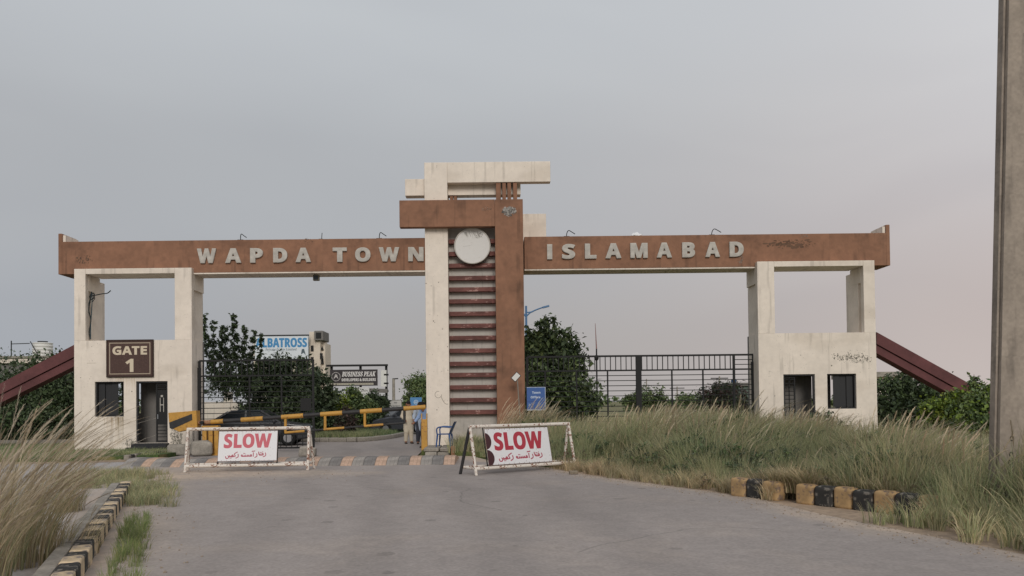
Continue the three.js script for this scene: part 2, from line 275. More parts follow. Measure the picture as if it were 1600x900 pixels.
// lawns and verges
function raised(name, pts, h, mat, label, cat, edge) {
  const s = new THREE.Shape(pts.map(([x, z]) => new THREE.Vector2(x, -z))); const g = new THREE.ExtrudeGeometry(s, { depth: h + 0.1, bevelEnabled: false }); g.rotateX(-Math.PI / 2); g.translate(0, -0.1, 0);
  const o = part(name, metricUV(g), mat, scene); return noLab(o, label, cat);
}
const lawnM = std({ map: T.lawn }), dirtM = std({ map: T.dirt });
sheet('dirt_strip', [[-40, -20.4], [-26, -20.5], [-10.6, -22.9], [-10.5, -24.4], [-40, -23.4]], 0.006, dirtM, 'strip of bare reddish soil before the lawn', 'soil');
raised('lawn', [[-70, -22.6], [-12.6, -23.2], [-10.6, -24.3], [-10.45, -28.2], [-15.2, -29], [-15.2, -60], [-70, -60]], 0.11, lawnM, 'short green lawn around the guard house with the gate sign', 'lawn');
raised('verge', [[-16, -37.5], [-9.4, -34.2], [-6, -33.8], [-5.0, -36], [-4.6, -40], [-4.8, -70], [-30, -70], [-30, -37.5]], 0.16, lawnM, 'grass verge with shrubs beyond the black gate leaf', 'verge');
raised('island', [[-0.75, -23.8], [0.3, -22.4], [3, -18], [6, -24], [20, -24], [60, -18], [60, -70], [3, -70], [2, -31.5], [-2.3, -30.8], [-2.3, -24.6]], 0.14, std({ map: T.field }), 'rough ground round the middle pillar and behind the right gate', 'ground');
sheet('dirt_strip', [[9.2, 14], [6.5, -4], [5.7, -7.4], [5.1, -9.2], [4.6, -11], [4.3, -13], [3.1, -15.2], [2.0, -17.3], [1.2, -19.4], [2.2, -20], [4.2, -16], [6.9, -11], [7.4, -4], [10, 14]], -0.006, dirtM, 'strip of sandy soil between asphalt and roadside grass', 'soil');
raised('bank', [[9.4, 14], [6.9, -4], [6.15, -7.4], [6.2, -10.6], [4.8, -13.4], [3.6, -15.6], [2.6, -17.6], [1.8, -19.6], [2.6, -26], [60, -26], [60, 14]], 0.08, std({ map: T.field }), 'overgrown roadside bank on the side of the concrete pole', 'bank');

// ---------------------------------------------------------------- kerbs
function kerbBlock(len, w, h, r = 0.03) { const g = new RoundedBoxGeometry(w, h, len, 2, r); g.translate(0, h / 2, 0); return metricUV(g); }
{
  const k = new THREE.Group(); k.name = 'kerb'; scene.add(k); noLab(k, 'long straight roadside kerb painted in black and cream stripes beside the plumed grass', 'kerb');
  const a = V(-3.72 + 0.83, 0, -6.8 + 2), b = V(-7.15, 0, -15.2), dir = b.clone().sub(a), L = dir.length(); dir.normalize(); const nrm = V(-dir.z, 0, dir.x).multiplyScalar(dir.x * 1 > 0 ? 1 : 1); // left of travel
  const left = V(dir.z, 0, -dir.x); const turn = Math.atan2(dir.x, dir.z), st = 0.335, nB = Math.floor(L / st), gs = [0.0, 0.012, 0.02].map((q) => kerbBlock(st - 0.004, 0.19, 0.2 + q, 0.025)), gb = kerbBlock(st * 3 - 0.012, 0.15, 0.19, 0.012), r = rng(3);
  for (let i = 0; i < nB; i++) {
    const m = part('kerb_block', gs[i % 3], i % 2 ? M.kerbBlack : M.kerbCream, k); const c = a.clone().addScaledVector(dir, (i + 0.5) * st).addScaledVector(left, 0.095 + (r() - 0.5) * 0.012);
    m.position.copy(c); m.position.y = -0.02; m.rotation.y = turn + (r() - 0.5) * 0.02;
    if (i % 3 === 1) { const q = part('kerb_backing', gb, M.concrete, k); q.position.copy(a).addScaledVector(dir, (i + 0.5) * st).addScaledVector(left, 0.275); q.position.y = -0.02 + (r() - 0.5) * 0.015; q.rotation.y = turn; }
  }
  void nrm;
}
{
  const k = new THREE.Group(); k.name = numbered('kerb'); k.name = 'kerb_001'; scene.add(k); noLab(k, 'tall kerb in faded yellow and black stripes half hidden in weeds near the concrete pole', 'kerb');
  const a = gp(1140, 774), b = gp(1470, 812), dir = b.clone().sub(a), L = dir.length(); dir.normalize(); const back = V(-dir.z, 0, dir.x).multiplyScalar(-1); if (back.z > 0) back.multiplyScalar(-1);
  const turn = Math.atan2(dir.x, dir.z), nB = 11, st = L / nB, g = kerbBlock(st - 0.006, 0.24, 0.34, 0.06), r = rng(8);
  for (let i = 0; i < nB; i++) { if (i === 3) continue; const m = part('kerb_block', g, i % 2 ? M.kerbBlack : M.kerbYellow, k); m.position.copy(a).addScaledVector(dir, (i + 0.5) * st).addScaledVector(back, 0.12 + (r() - 0.5) * 0.03); m.position.y = -0.03 + (r() - 0.5) * 0.02; m.rotation.y = turn + (r() - 0.5) * 0.05; }
}
{ // little curved kerb at the lawn corner by the hump
  const k = new THREE.Group(); k.name = 'kerb_002'; scene.add(k); noLab(k, 'small curved striped kerb at the lawn corner below the black door steps', 'kerb');
  const c = new THREE.CatmullRomCurve3([gp(196, 720), gp(232, 714), gp(262, 711), gp(288, 707)]), g = kerbBlock(0.2, 0.16, 0.17, 0.03);
  for (let i = 0; i < 14; i++) { const t = (i + 0.5) / 14, p = c.getPointAt(t), d = c.getTangentAt(t); const m = part('kerb_block', g, i % 2 ? M.kerbBlack : M.concrete, k); m.position.set(p.x, 0, p.z); m.rotation.y = Math.atan2(d.x, d.z); }
}
{ // kerb stones of the verge beyond the gate
  const k = new THREE.Group(); k.name = 'kerb_003'; scene.add(k); noLab(k, 'worn stone kerb along the grass verge beyond the barrier boom', 'kerb');
  const c = new THREE.CatmullRomCurve3([V(-9.3, 0, -34.05), V(-7, 0, -33.75), V(-5.9, 0, -33.6), V(-5, 0, -35.6), V(-4.5, 0, -40)]), g = kerbBlock(0.42, 0.2, 0.2, 0.04), r = rng(31);
  for (let i = 0; i < 24; i++) { const t = (i + 0.5) / 24, p = c.getPointAt(t), d = c.getTangentAt(t); const m = part('kerb_block', g, M.stone, k); m.position.set(p.x, -0.02 + r() * 0.02, p.z); m.rotation.y = Math.atan2(d.x, d.z); }
}
// ---------------------------------------------------------------- speed hump of paver bands
{
  const k = new THREE.Group(); k.name = 'speed_hump'; scene.add(k); noLab(k, 'low paved speed hump with orange and dark grey painted bands across the road', 'speed hump');
  const x0 = gp(194, 728).x, x1 = gp(722, 728).x, st = 0.3075, n = Math.floor((x1 - x0) / st), zA = -20.6;
  const paver = (base, seed) => std({ map: dataTex(256, (u, v) => { const a = fbm(u * 7 + seed, v * 7, 7, 5), b = fbm(u * 50, v * 50, 50, 2), gx = Math.abs(((u * 10) % 1) - 0.5) > 0.46 ? 0.82 : 1, k2 = (0.8 + a * 0.3 + b * 0.16) * gx; return base.map((q) => cl(q * k2)); }, 1) });
  const mats = [paver([178, 150, 130], 1), paver([142, 136, 130], 2), paver([118, 114, 111], 3)];
  const prof = new THREE.Shape([[0, -0.03], [0, 0.012], [0.2, 0.11], [0.45, 0.185], [0.9, 0.19], [1.6, 0.12], [2.6, 0.01], [2.7, -0.03]].map(([a, b]) => new THREE.Vector2(a, b)));
  const g = new THREE.ExtrudeGeometry(prof, { depth: st - 0.006, bevelEnabled: false }); g.rotateY(Math.PI / 2); const gm = metricUV(g), r = rng(6);
  for (let i = 0; i < n; i++) { const q = (i - n + 3000) % 3, m = part('painted_band', gm, mats[[1, 2, 0][q]], k); m.position.set(x0 + i * st, (r() - 0.5) * 0.006, zA - (i < 6 ? (6 - i) * 0.1 : 0)); }
}

// ================================================================ GATE BUILDINGS
const D0 = 27;
// wall faces with their own stains, placed in metres on the wall: canvas covers w x h metres
function wallTex(w, h, seed, draw) {
  const pm = 190, cw = Math.round(w * pm), ch = Math.round(h * pm);
  const t = canvasTex(cw, ch, (g) => {
    const im = g.createImageData(cw, ch), f = plasterBase(CREAM, seed);
    for (let j = 0; j < ch; j++) for (let i = 0; i < cw; i++) { const c = f((i / pm / 5) % 1, (j / pm / 5) % 1), o = (j * cw + i) * 4; im.data[o] = c[0]; im.data[o + 1] = c[1]; im.data[o + 2] = c[2]; im.data[o + 3] = 255; }
    g.putImageData(im, 0, 0); draw(g, pm, ch);
  });
  t.wrapS = t.wrapT = THREE.RepeatWrapping; t.repeat.set(1 / w, 1 / h); return t;
}
const GREYS = ['#8b857a', '#6f6a60', '#9c9488', '#575349'];
// s = 1: door on the right (house with the sign); s = -1: mirrored
function guardHouse(s, xInner, xOuter, label, wallMat, base) {
  const o = thing('guard_house', label, 'guard house', [0, 0, 0], 0, 'guard houses of the gateway');
  const Wd = Math.abs(xInner - xOuter), P = (q) => xInner - s * q;          // q metres from the inner front corner
  const bx = (q0, q1, y0, y1, z0, z1, r) => { const a = P(q0), b = P(q1); return box(Math.min(a, b), Math.max(a, b), y0, y1, z1, z0, r); };
  const zf = -D0, zb = -D0 - 1.15, top = 3.98, head = 6.52;
  const hx = (q0, q1) => [Math.min(P(q0), P(q1)), Math.max(P(q0), P(q1))];
  const dq = [0.86, 1.97], wq = [2.4, 3.42];
  part('front_wall', slabWithHoles(Math.min(xInner, xOuter), Math.max(xInner, xOuter), base - 0.15, top, zf, zf - 0.2, [[...hx(...dq), base + 0.18, 2.53], [...hx(...wq), 1.3, 2.53]]), wallMat, o);
  part('rear_wall', slabWithHoles(Math.min(xInner, xOuter), Math.max(xInner, xOuter), base - 0.15, top - 0.02, zb + 0.15, zb, [[...hx(2.26, 2.44), 1.4, 2.48], [...hx(2.95, 3.18), 1.3, 2.5]]), M.grayWall, o, 'grey painted rear wall seen through the doorway');
  part('side_wall', bx(0.0, 0.18, base - 0.15, top - 0.01, zf - 0.2, zb + 0.15, 0), M.plaster, o);
  part('side_wall', bx(Wd - 0.18, Wd, base - 0.15, top - 0.01, zf - 0.2, zb + 0.15, 0), M.plaster, o);
  part('floor', bx(0.18, Wd - 0.18, base, base + 0.15, zf - 0.2, zb + 0.15, 0), M.concrete, o);
  part('roof_slab', bx(0.18, Wd - 0.18, top - 0.16, top - 0.02, zf - 0.2, zb + 0.15, 0), M.plaster, o);
  // upper open frame
  part('post', bx(0, 0.6, top - 0.005, head, zf + 0.005, zf - 0.22), M.plaster, o);
  part('post', bx(Wd - 0.4, Wd, top - 0.005, head, zf + 0.005, zf - 0.22), M.plaster, o);
  part('lintel', bx(0.6, Wd - 0.4, head - 0.19, head, zf + 0.004, zf - 1.1), M.plaster, o);
  part('rear_pier', bx(0.08, 0.55, top - 0.02, 6.2, zf - 0.42, zb - 0.12), M.plaster, o);
  part('rear_pier', bx(Wd - 0.398, Wd - 0.15, top - 0.02, 6.2, zf - 0.42, zb - 0.2), M.plaster, o);
  part('bracket', bx(0, 0.5, 5.76, head - 0.19, zf - 0.22, zb), M.plaster, o);
  part('bracket', bx(Wd - 0.405, Wd - 0.16, 5.76, head - 0.19, zf - 0.22, zf - 1.0), M.plaster, o);
  // window with dark steel sheet shutters ajar
  const wx = P((wq[0] + wq[1]) / 2), wf = part('window', [bx(wq[0], wq[0] + 0.045, 1.3, 2.53, zf - 0.08, zf - 0.14, 0), bx(wq[1] - 0.045, wq[1], 1.3, 2.53, zf - 0.08, zf - 0.14, 0), bx(wq[0] + 0.045, wq[1] - 0.045, 2.485, 2.53, zf - 0.08, zf - 0.14, 0), bx(wq[0] + 0.045, wq[1] - 0.045, 1.3, 1.345, zf - 0.08, zf - 0.14, 0)], M.darkSteel, o);
  for (let i = 0; i < 3; i++) part('shutter_panel', bx(wq[0] + 0.27 + i * 0.235, wq[0] + 0.495 + i * 0.235, 1.36, 2.47, zf - 0.16 - (i % 2) * 0.03, zf - 0.175 - (i % 2) * 0.03, 0), M.darkSteel, wf);
  void wx;
  // door: steel frame and a grille leaf standing open
  const df = part('door_frame', [bx(dq[0], dq[0] + 0.05, base + 0.18, 2.53, zf - 0.05, zf - 0.13, 0), bx(dq[1] - 0.05, dq[1], base + 0.18, 2.53, zf - 0.05, zf - 0.13, 0), bx(dq[0] + 0.05, dq[1] - 0.05, 2.48, 2.53, zf - 0.05, zf - 0.13, 0)], M.darkSteel, o);
  void df;
  const leaf = part('door', [bx(dq[0] + 0.05, dq[0] + 0.1, base + 0.2, 2.46, zf - 0.14, zf - 0.18, 0), bx(dq[0] + 0.42, dq[0] + 0.47, base + 0.2, 2.46, zf - 0.14, zf - 0.18, 0), bx(dq[0] + 0.1, dq[0] + 0.42, base + 0.2, base + 0.26, zf - 0.14, zf - 0.18, 0), bx(dq[0] + 0.1, dq[0] + 0.42, 2.4, 2.46, zf - 0.14, zf - 0.18, 0)], M.iron, o);
  if (s > 0) part('sheet_panel', bx(dq[0] + 0.1, dq[0] + 0.42, 1.0, 2.22, zf - 0.15, zf - 0.165, 0), M.iron, leaf);
  if (s > 0) { const cq = P(dq[0] + 0.26); part('ornament', [box(cq - 0.07, cq - 0.05, 1.45, 1.95, zf - 0.149, zf - 0.135, 0), box(cq + 0.05, cq + 0.07, 1.45, 1.95, zf - 0.149, zf - 0.135, 0), box(cq - 0.05, cq + 0.05, 1.68, 1.71, zf - 0.149, zf - 0.135, 0), box(cq - 0.04, cq + 0.04, 1.97, 2.04, zf - 0.149, zf - 0.135, 0)], M.letter, leaf, 'pale ornament on the black door leaf'); part('handle', box(P(dq[0] + 0.4) - 0.012, P(dq[0] + 0.4) + 0.012, 1.2, 1.36, zf - 0.149, zf - 0.12, 0), M.chrome, leaf); }
  for (let i = 0; i < (s > 0 ? 6 : 14); i++) { const y = s > 0 ? [0.55, 0.66, 0.78, 0.9, 2.26, 2.34][i] : base + 0.32 + i * 0.14; part('rail', bx(dq[0] + 0.1, dq[0] + 0.42, y, y + 0.028, zf - 0.145, zf - 0.175, 0), M.iron, leaf); }
  if (s < 0) part('upright', bx(dq[0] + 0.24, dq[0] + 0.27, base + 0.26, 2.4, zf - 0.145, zf - 0.176, 0), M.iron, leaf);
  // steps
  part('step', bx(dq[0] - 0.1, dq[1] + 0.12, base - 0.12, base + 0.05, zf + 0.55, zf + 0.28, 0.01), M.darkSteel, o); part('step', bx(dq[0] - 0.06, dq[1] + 0.06, base - 0.12, base + 0.175, zf + 0.28, zf + 0.0, 0.01), M.darkSteel, o);
  return o;
}
const xLi = X(300, 600, D0), xLo = X(116, 600, D0), xRi = X(1186, 600, D0), xRo = X(1370, 600, D0);
const TH = 3.98 + 0.15;
{ // wall paint of the two houses. y measured from the wall foot at -0.03 (left) / texture origin at y = 0
  const wl = xLi - xLo; // uv = world x, y ; shift by offset so that canvas left = xLo
  const tl = wallTex(wl, 4.2, 1.7, (g, pm, ch) => {
    const p = (q, y) => [(wl - q) * pm, ch - y * pm];                       // q from inner corner
    let [a, b] = p(3.0, 1.28); streaks(g, a - 20, a + 105, b, 200, 4, 44, '#8a6f4c', 0.30); streaks(g, a + 60, a + 110, b, 220, 5, 22, '#5f5138', 0.28);
    [a, b] = p(2.5, 2.66); streaks(g, a - 40, a + 90, b, 150, 6, 26, '#9a7a48', 0.26);
    [a, b] = p(0.55, 0.45); blotch(g, a, b, 46, 96, 7, 190, GREYS, 0.8); for (let q = 0; q < 12; q++) blotch(g, a + ((q * 37) % 60) - 30, b - 80 + q * 14, 22, 20, 300 + q, 26, GREYS, 0.9); blotch(g, a + 10, b - 60, 34, 60, 8, 70, ['#dcd2c4', '#5f5a50'], 0.7);
    [a, b] = p(2.15, 0.38); blotch(g, a, b, 70, 38, 9, 120, GREYS, 0.7); [a, b] = p(3.4, 0.2); blotch(g, a, b, 240, 22, 10, 160, ['#7c7a60', '#8e8470', '#6a6650'], 0.5);
    speckle(g, wl * pm, ch, 12, 26, ['#4b463e', '#6a6458'], 2, 6, 0.8); streaks(g, 0, wl * pm, 0, 70, 13, 40, '#8d8371', 0.16);
    [a, b] = p(3.7, 3.2); g.globalAlpha = 0.4; g.fillStyle = '#8d8271'; g.fillRect(a, b, 60, 4); g.globalAlpha = 1;
    [a, b] = p(2.9, 2.56); blotch(g, a, b, 110, 9, 14, 90, ['#6d675c', '#8a8376'], 0.6);
  });
  tl.offset.set(-xLo / wl, 0);
  const wr = xRo - xRi;
  const tr = wallTex(wr, 4.2, 6.3, (g, pm, ch) => {
    const p = (q, y) => [q * pm, ch - y * pm];
    let [a, b] = p(3.35, 3.12); blotch(g, a, b, 120, 20, 21, 170, ['#5d584e', '#8a8376', '#3f3b35'], 0.9); for (let q = 0; q < 9; q++) blotch(g, a - 120 + q * 28, b + (q % 3) * 16 - 8, 30, 22, 200 + q, 26, ['#5d584e', '#6f695e', '#4a463f'], 0.95); blotch(g, a + 30, b + 26, 80, 18, 22, 90, ['#5d584e', '#8a8376'], 0.8); blotch(g, a - 10, b - 40, 130, 9, 23, 60, ['#7b756a'], 0.8);
    [a, b] = p(1.0, 3.1); blotch(g, a, b, 46, 6, 24, 30, ['#5d584e', '#7b756a'], 0.8); [a, b] = p(1.9, 3.1); blotch(g, a, b, 60, 5, 25, 24, ['#6d675c', '#8a8376'], 0.7); [a, b] = p(0.42, 2.63); blotch(g, a, b, 16, 9, 26, 14, ['#4d483f'], 0.8);
    [a, b] = p(0.4, 1.3); blotch(g, a, b, 60, 16, 27, 60, ['#b9a493', '#a8a093'], 0.5); streaks(g, 0, wr * pm, 0, 90, 28, 46, '#8d8371', 0.15); speckle(g, wr * pm, ch, 29, 30, ['#4b463e', '#6a6458'], 2, 6, 0.8);
    [a, b] = p(0.6, 0.5); blotch(g, a, b, 110, 60, 30, 160, GREYS, 0.55);
  });
  tr.offset.set(-xRi / wr, 0);
  const mk = (t) => std({ map: t, bumpMap: T.plasterBump, bumpScale: 0.006 });
  guardHouse(1, xLi, xLo, 'cream plastered guard house carrying the brown gate number board', mk(tl), 0.18);
  guardHouse(-1, xRi, xRo, 'cream plastered guard house with peeling paint rising from tall grass', mk(tr), 0.2);
}
void TH;
// ---------------------------------------------------------------- clock tower between the two passages
{
  const o = thing('clock_tower', 'tall white and brown pillar with slatted panel and blank round clock between the two beams', 'clock tower');
  const px = (a, y, d = D0) => X(a, y, d), py = (a, x, d = D0) => Y(x, a, d);
  const zc = -D0, zbr = -26.72, zBack = -28.2;
  const xw0 = px(665, 500), xw1 = px(701, 500), xb0 = px(775, 500, 26.72), xb1 = px(819, 500, 26.72);
  const yTop = py(253, 740), ySlab = py(285, 740), yc1 = py(312, 720, 26.72), yc0 = py(354, 720, 26.72);
  const pillarTex = wallTex(1.6, 10.3, 3.3, (g, pm, ch) => { speckle(g, 1.6 * pm, ch, 41, 60, ['#5a5248', '#6d655a'], 2, 6, 0.8); const y = (m) => ch - m * pm; g.strokeStyle = '#7d7266'; g.lineWidth = 3; g.globalAlpha = 0.8; g.beginPath(); g.arc(80, y(1.95), 22, 0, 5); g.stroke(); g.beginPath(); g.moveTo(98, y(1.9)); g.quadraticCurveTo(120, y(1.55), 146, y(1.62)); g.stroke(); g.globalAlpha = 1; blotch(g, 80, y(1.93), 13, 8, 42, 14, ['#5a5248'], 0.9); blotch(g, 130, y(1.72), 18, 12, 43, 18, ['#5a5248'], 0.8); blotch(g, 60, y(1.66), 18, 6, 44, 14, ['#5a5248'], 0.8); streaks(g, 0, 300, y(7.7), 120, 45, 20, '#8d8371', 0.2); });
  pillarTex.offset.set(-xw0 / 1.6, 0);
  const pw = std({ map: pillarTex, bumpMap: T.plasterBump, bumpScale: 0.006 });
  part('white_column', box(xw0, xw1, 0, yTop, zc, zBack + 0.2, 0.015), pw, o);
  part('top_slab', box(xw1, px(860, 270), ySlab, yTop, zc - 0.004, zc - 0.3, 0.015), M.plaster, o);
  part('rear_slab', box(px(634, 295, 27.6), px(813, 295, 27.6), py(308, 700, 27.6), py(282, 700, 27.6), -27.36, -27.75, 0.015), M.plaster, o);
  part('brown_crossbar', box(px(624, 330, 26.72), xb0 - 0.003, yc0, yc1, zbr, zc - 0.002, 0.012), M.brown, o);
  part('brown_column', box(xb0, xb1, 0, yc1, zbr, zBack, 0.015), M.brown, o);
  for (const [a, b] of [[775, 782.5], [785, 790.5], [793, 798.5], [802, 808]]) part('stub_post', box(px(a, 300), px(b, 300), yc1 - 0.01, ySlab + 0.005, zc - 0.05, zc - 0.3, 0.006), M.brown, o);
  for (const a of [702, 708]) part('bearing', box(px(a, 310), px(a + 5, 310), yc1 - 0.01, py(307.5, 700, 27.6), zc - 0.4, zc - 0.7, 0.006), M.brown, o);
  part('panel', box(xw1 - 0.002, xb0 + 0.01, 0, yc1, zc - 0.42, zc - 0.7, 0), M.panel, o);
  for (const y of [376, 395.5, 414, 433.5, 451.5, 470, 489.5, 508.5, 527.5, 547.5, 568, 585.5, 605, 625, 644]) { const yy = py(y, 738, 27.1); part('slat', box(xw1 + 0.012, xb0 - 0.004, yy - 0.078, yy + 0.078, zc - 0.2, zc - 0.42, 0.012), M.slat, o); }
  // blank clock: a shallow white drum with a raised rim
  const c = pt(738, 384, 27.02), clockTex = canvasTex(512, 512, (g) => { g.fillStyle = '#d3cfca'; g.fillRect(0, 0, 512, 512); speckle(g, 512, 512, 51, 600, ['#c4beb6', '#dedad4', '#b5aea4'], 3, 22, 0.12); const r = rng(52); g.strokeStyle = '#6f6a62'; for (let i = 0; i < 46; i++) { const x = 130 + r() * 260; g.globalAlpha = 0.12 + r() * 0.4; g.lineWidth = 2 + r() * 6; g.beginPath(); g.moveTo(x, 30 + Math.abs(x - 256) * 0.25); g.lineTo(x + 14 + r() * 40, 60 + r() * 90); g.stroke(); } blotch(g, 350, 110, 70, 50, 53, 90, ['#5f5a52', '#8a857c'], 0.7); g.globalAlpha = 0.6; g.lineWidth = 3; g.beginPath(); g.moveTo(120, 268); g.lineTo(230, 250); g.stroke(); });
  const dg = new THREE.CylinderGeometry(0.615, 0.615, 0.36, 56); dg.rotateX(Math.PI / 2); dg.translate(c.x, c.y, -27.2);
  { const p = dg.attributes.position, uv = dg.attributes.uv; for (let i = 0; i < p.count; i++) uv.setXY(i, (p.getX(i) - c.x) / 1.24 + 0.5, (p.getY(i) - c.y) / 1.24 + 0.5); }
  const face = part('clock_face', dg, std({ map: clockTex, roughness: 0.6 }), o); const rim = new THREE.TorusGeometry(0.625, 0.022, 8, 56); rim.translate(c.x, c.y, -27.02); part('rim', rim, M.letter, face);
  // white block behind the right beam's root
  const wb = part('rear_block', box(xb1 - 0.2, px(853, 350, 28.0), py(370, 830, 28.0) - 0.3, py(335, 830, 28.0), -27.9, -28.6, 0.015), M.plaster, o); void wb;
  // scar where the brown render has come off
  const sc = canvasTex(256, 256, (g) => { g.clearRect(0, 0, 256, 256); blotch(g, 128, 120, 86, 70, 61, 420, ['#6a6560', '#8d8984', '#a9a39c', '#4f4a45'], 1); });
  const sg = new THREE.PlaneGeometry(0.8, 0.7); sg.translate(px(796, 330, 26.7), py(331, 796, 26.7), zbr + 0.004); part('bare_patch', sg, std({ map: sc, transparent: true, alphaTest: 0.5 }), o, 'bare grey patch where the brown coat has flaked off');
}
// ---------------------------------------------------------------- the two lettered beams
const zbm = -27.2, beamTop = 7.53, beamBot = 6.37;
function beam(x0, x1, endX, text, boxes, y0, y1, label) {
  const o = thing('gate_beam', label, 'beam', [0, 0, 0], 0, 'lettered beams of the gateway');
  part('beam_body', box(Math.min(x0, x1), Math.max(x0, x1), beamBot, beamTop, zbm, -28.15, 0.014), M.brown, o);
  const s = endX < 0 ? -1 : 1; { const xi = s < 0 ? xLi : xRi, xp = s < 0 ? x1 : x0; part('soffit', box(Math.min(xi, xp), Math.max(xi, xp), beamBot - 0.045, beamBot + 0.005, zbm - 0.012, -28.14, 0), M.plaster, o, 'cream painted underside of the beam'); }
  part('end_parapet', [box(endX - s * 0.0, endX + s * 0.13, beamBot - 0.005, beamTop + 0.29, zbm + 0.012, -28.16, 0.012)], M.brown, o);
  part('parapet_return', box(endX - s * 0.1, endX, beamTop, beamTop + 0.24, zbm - 0.05, -28.1, 0.008), M.plaster, o, 'white inner face of the raised beam end');
  text.forEach((ch, i) => {
    const g = ch === 'I' ? new THREE.BoxGeometry(0.3, 1, 0.072).toNonIndexed() : new TextGeometry(ch, { font, size: 1, depth: 0.06, curveSegments: 8, bevelEnabled: true, bevelSize: 0.045, bevelThickness: 0.006, bevelSegments: 1 }); g.computeBoundingBox(); const b = g.boundingBox, [a, e] = boxes[i];
    const t = (i + 0.5) / boxes.length, yb = y0[0] + (y0[1] - y0[0]) * t, yt = y1[0] + (y1[1] - y1[0]) * t, xa = X(a, yb, 27.15), xe = X(e, yb, 27.15), ya = Y((a + e) / 2, yb, 27.15), ye = Y((a + e) / 2, yt, 27.15);
    g.translate(-b.min.x, -b.min.y, -b.min.z); g.scale((xe - xa) / (b.max.x - b.min.x), (ye - ya) / (b.max.y - b.min.y), 1.1); g.translate(xa, ya, zbm + 0.002);
    part('letter_' + ch.toLowerCase(), metricUV(g), M.letter, o);
  });
  return o;
}
beam(X(96, 400, 27.2), X(664, 400, 27.0), X(97, 400, 27.2), [...'WAPDATOWN'], [[308, 338], [352, 377], [391, 411], [427, 449], [462, 486], [520, 542], [555, 579], [592, 624], [638, 662]], [411.5, 408], [388.5, 386], 'brown beam with two words of pale raised letters above the barrier boom');
beam(X(820, 400, 26.9), X(1386, 400, 27.2), X(1385, 400, 27.2), [...'ISLAMABAD'], [[855, 863], [878, 899], [914, 932], [946, 971], [985, 1012], [1026, 1050], [1066, 1086], [1102, 1125], [1140, 1162]], [405.5, 401], [382, 377.5], 'brown beam with one long word of pale raised letters above the tall grass');
// flaked and stained places on the brown render
function stain(x, y, d, w, h, seed, n, cols, parentName, label) {
  const par = scene.children.find((c) => c.name === parentName), p = pt(x, y, d), t = canvasTex(256, 128, (g) => { g.clearRect(0, 0, 256, 128); blotch(g, 128, 64, 110, 50, seed, n, cols, 1); });
  const g = new THREE.PlaneGeometry(w, h); g.translate(p.x, p.y, -d + 0.004); part('stain', g, std({ map: t, transparent: true, alphaTest: 0.5 }), par, label);
}
stain(1235, 381, 27.2, 2.4, 0.5, 71, 170, ['#5e4636', '#664c3b', '#6b5140'], 'gate_beam_001', 'dark mottled stain on the brown render'); stain(1255, 369, 27.2, 0.5, 0.2, 72, 60, ['#8d857c', '#6a5a50'], 'gate_beam_001', 'grey chip in the brown render'); stain(1158, 405, 27.2, 0.3, 0.4, 73, 60, ['#8d857c', '#6a5a50'], 'gate_beam_001', 'pale chip in the brown render');
stain(130, 405, 27.2, 0.8, 0.6, 74, 60, ['#5c463a', '#67503f'], 'gate_beam', 'dark stain near the beam end'); stain(480, 376, 27.2, 0.5, 0.3, 75, 50, ['#5c463a', '#86664f'], 'gate_beam', 'dark stain under the beam top'); stain(760, 327, 26.72, 0.5, 0.3, 76, 60, ['#5c463a', '#8d7c6e'], 'clock_tower', 'small chip in the brown crossbar');
// sloping buttress beams at both ends
function buttress(p, label) { // p: outline pixels -> world at depth 27.6
  const o = thing('sloping_buttress', label, 'buttress', [0, 0, 0], 0, 'maroon sloping buttresses');
  const q = p.map(([a, b]) => { const v = pt(a, b, 27.5); return [v.x, v.y]; });
  const mid = (i, j, t) => [q[i][0] + (q[j][0] - q[i][0]) * t, q[i][1] + (q[j][1] - q[i][1]) * t];
  const g1 = poly([q[0], q[1], mid(1, 2, 0.57), mid(0, 3, 0.57)], 0.5), g2 = poly([mid(0, 3, 0.62), mid(1, 2, 0.62), q[2], q[3]], 0.5), g3 = poly([mid(0, 3, 0.55), mid(1, 2, 0.55), mid(1, 2, 0.64), mid(0, 3, 0.64)], 0.3);
  g1.translate(0, 0, -27.5); g2.translate(0, 0, -27.56); g3.translate(0, 0, -27.6);
  part('upper_flange', g1, M.maroon, o); part('lower_flange', g2, M.maroon, o); part('web', g3, M.maroon, o);
}
buttress([[117, 538], [-160, 683], [-160, 708], [117, 571]], 'maroon sloping buttress running down from the house with the gate board');
buttress([[1370, 519], [1610, 652], [1560, 656], [1370, 551]], 'maroon sloping buttress running down from the house in the tall grass');
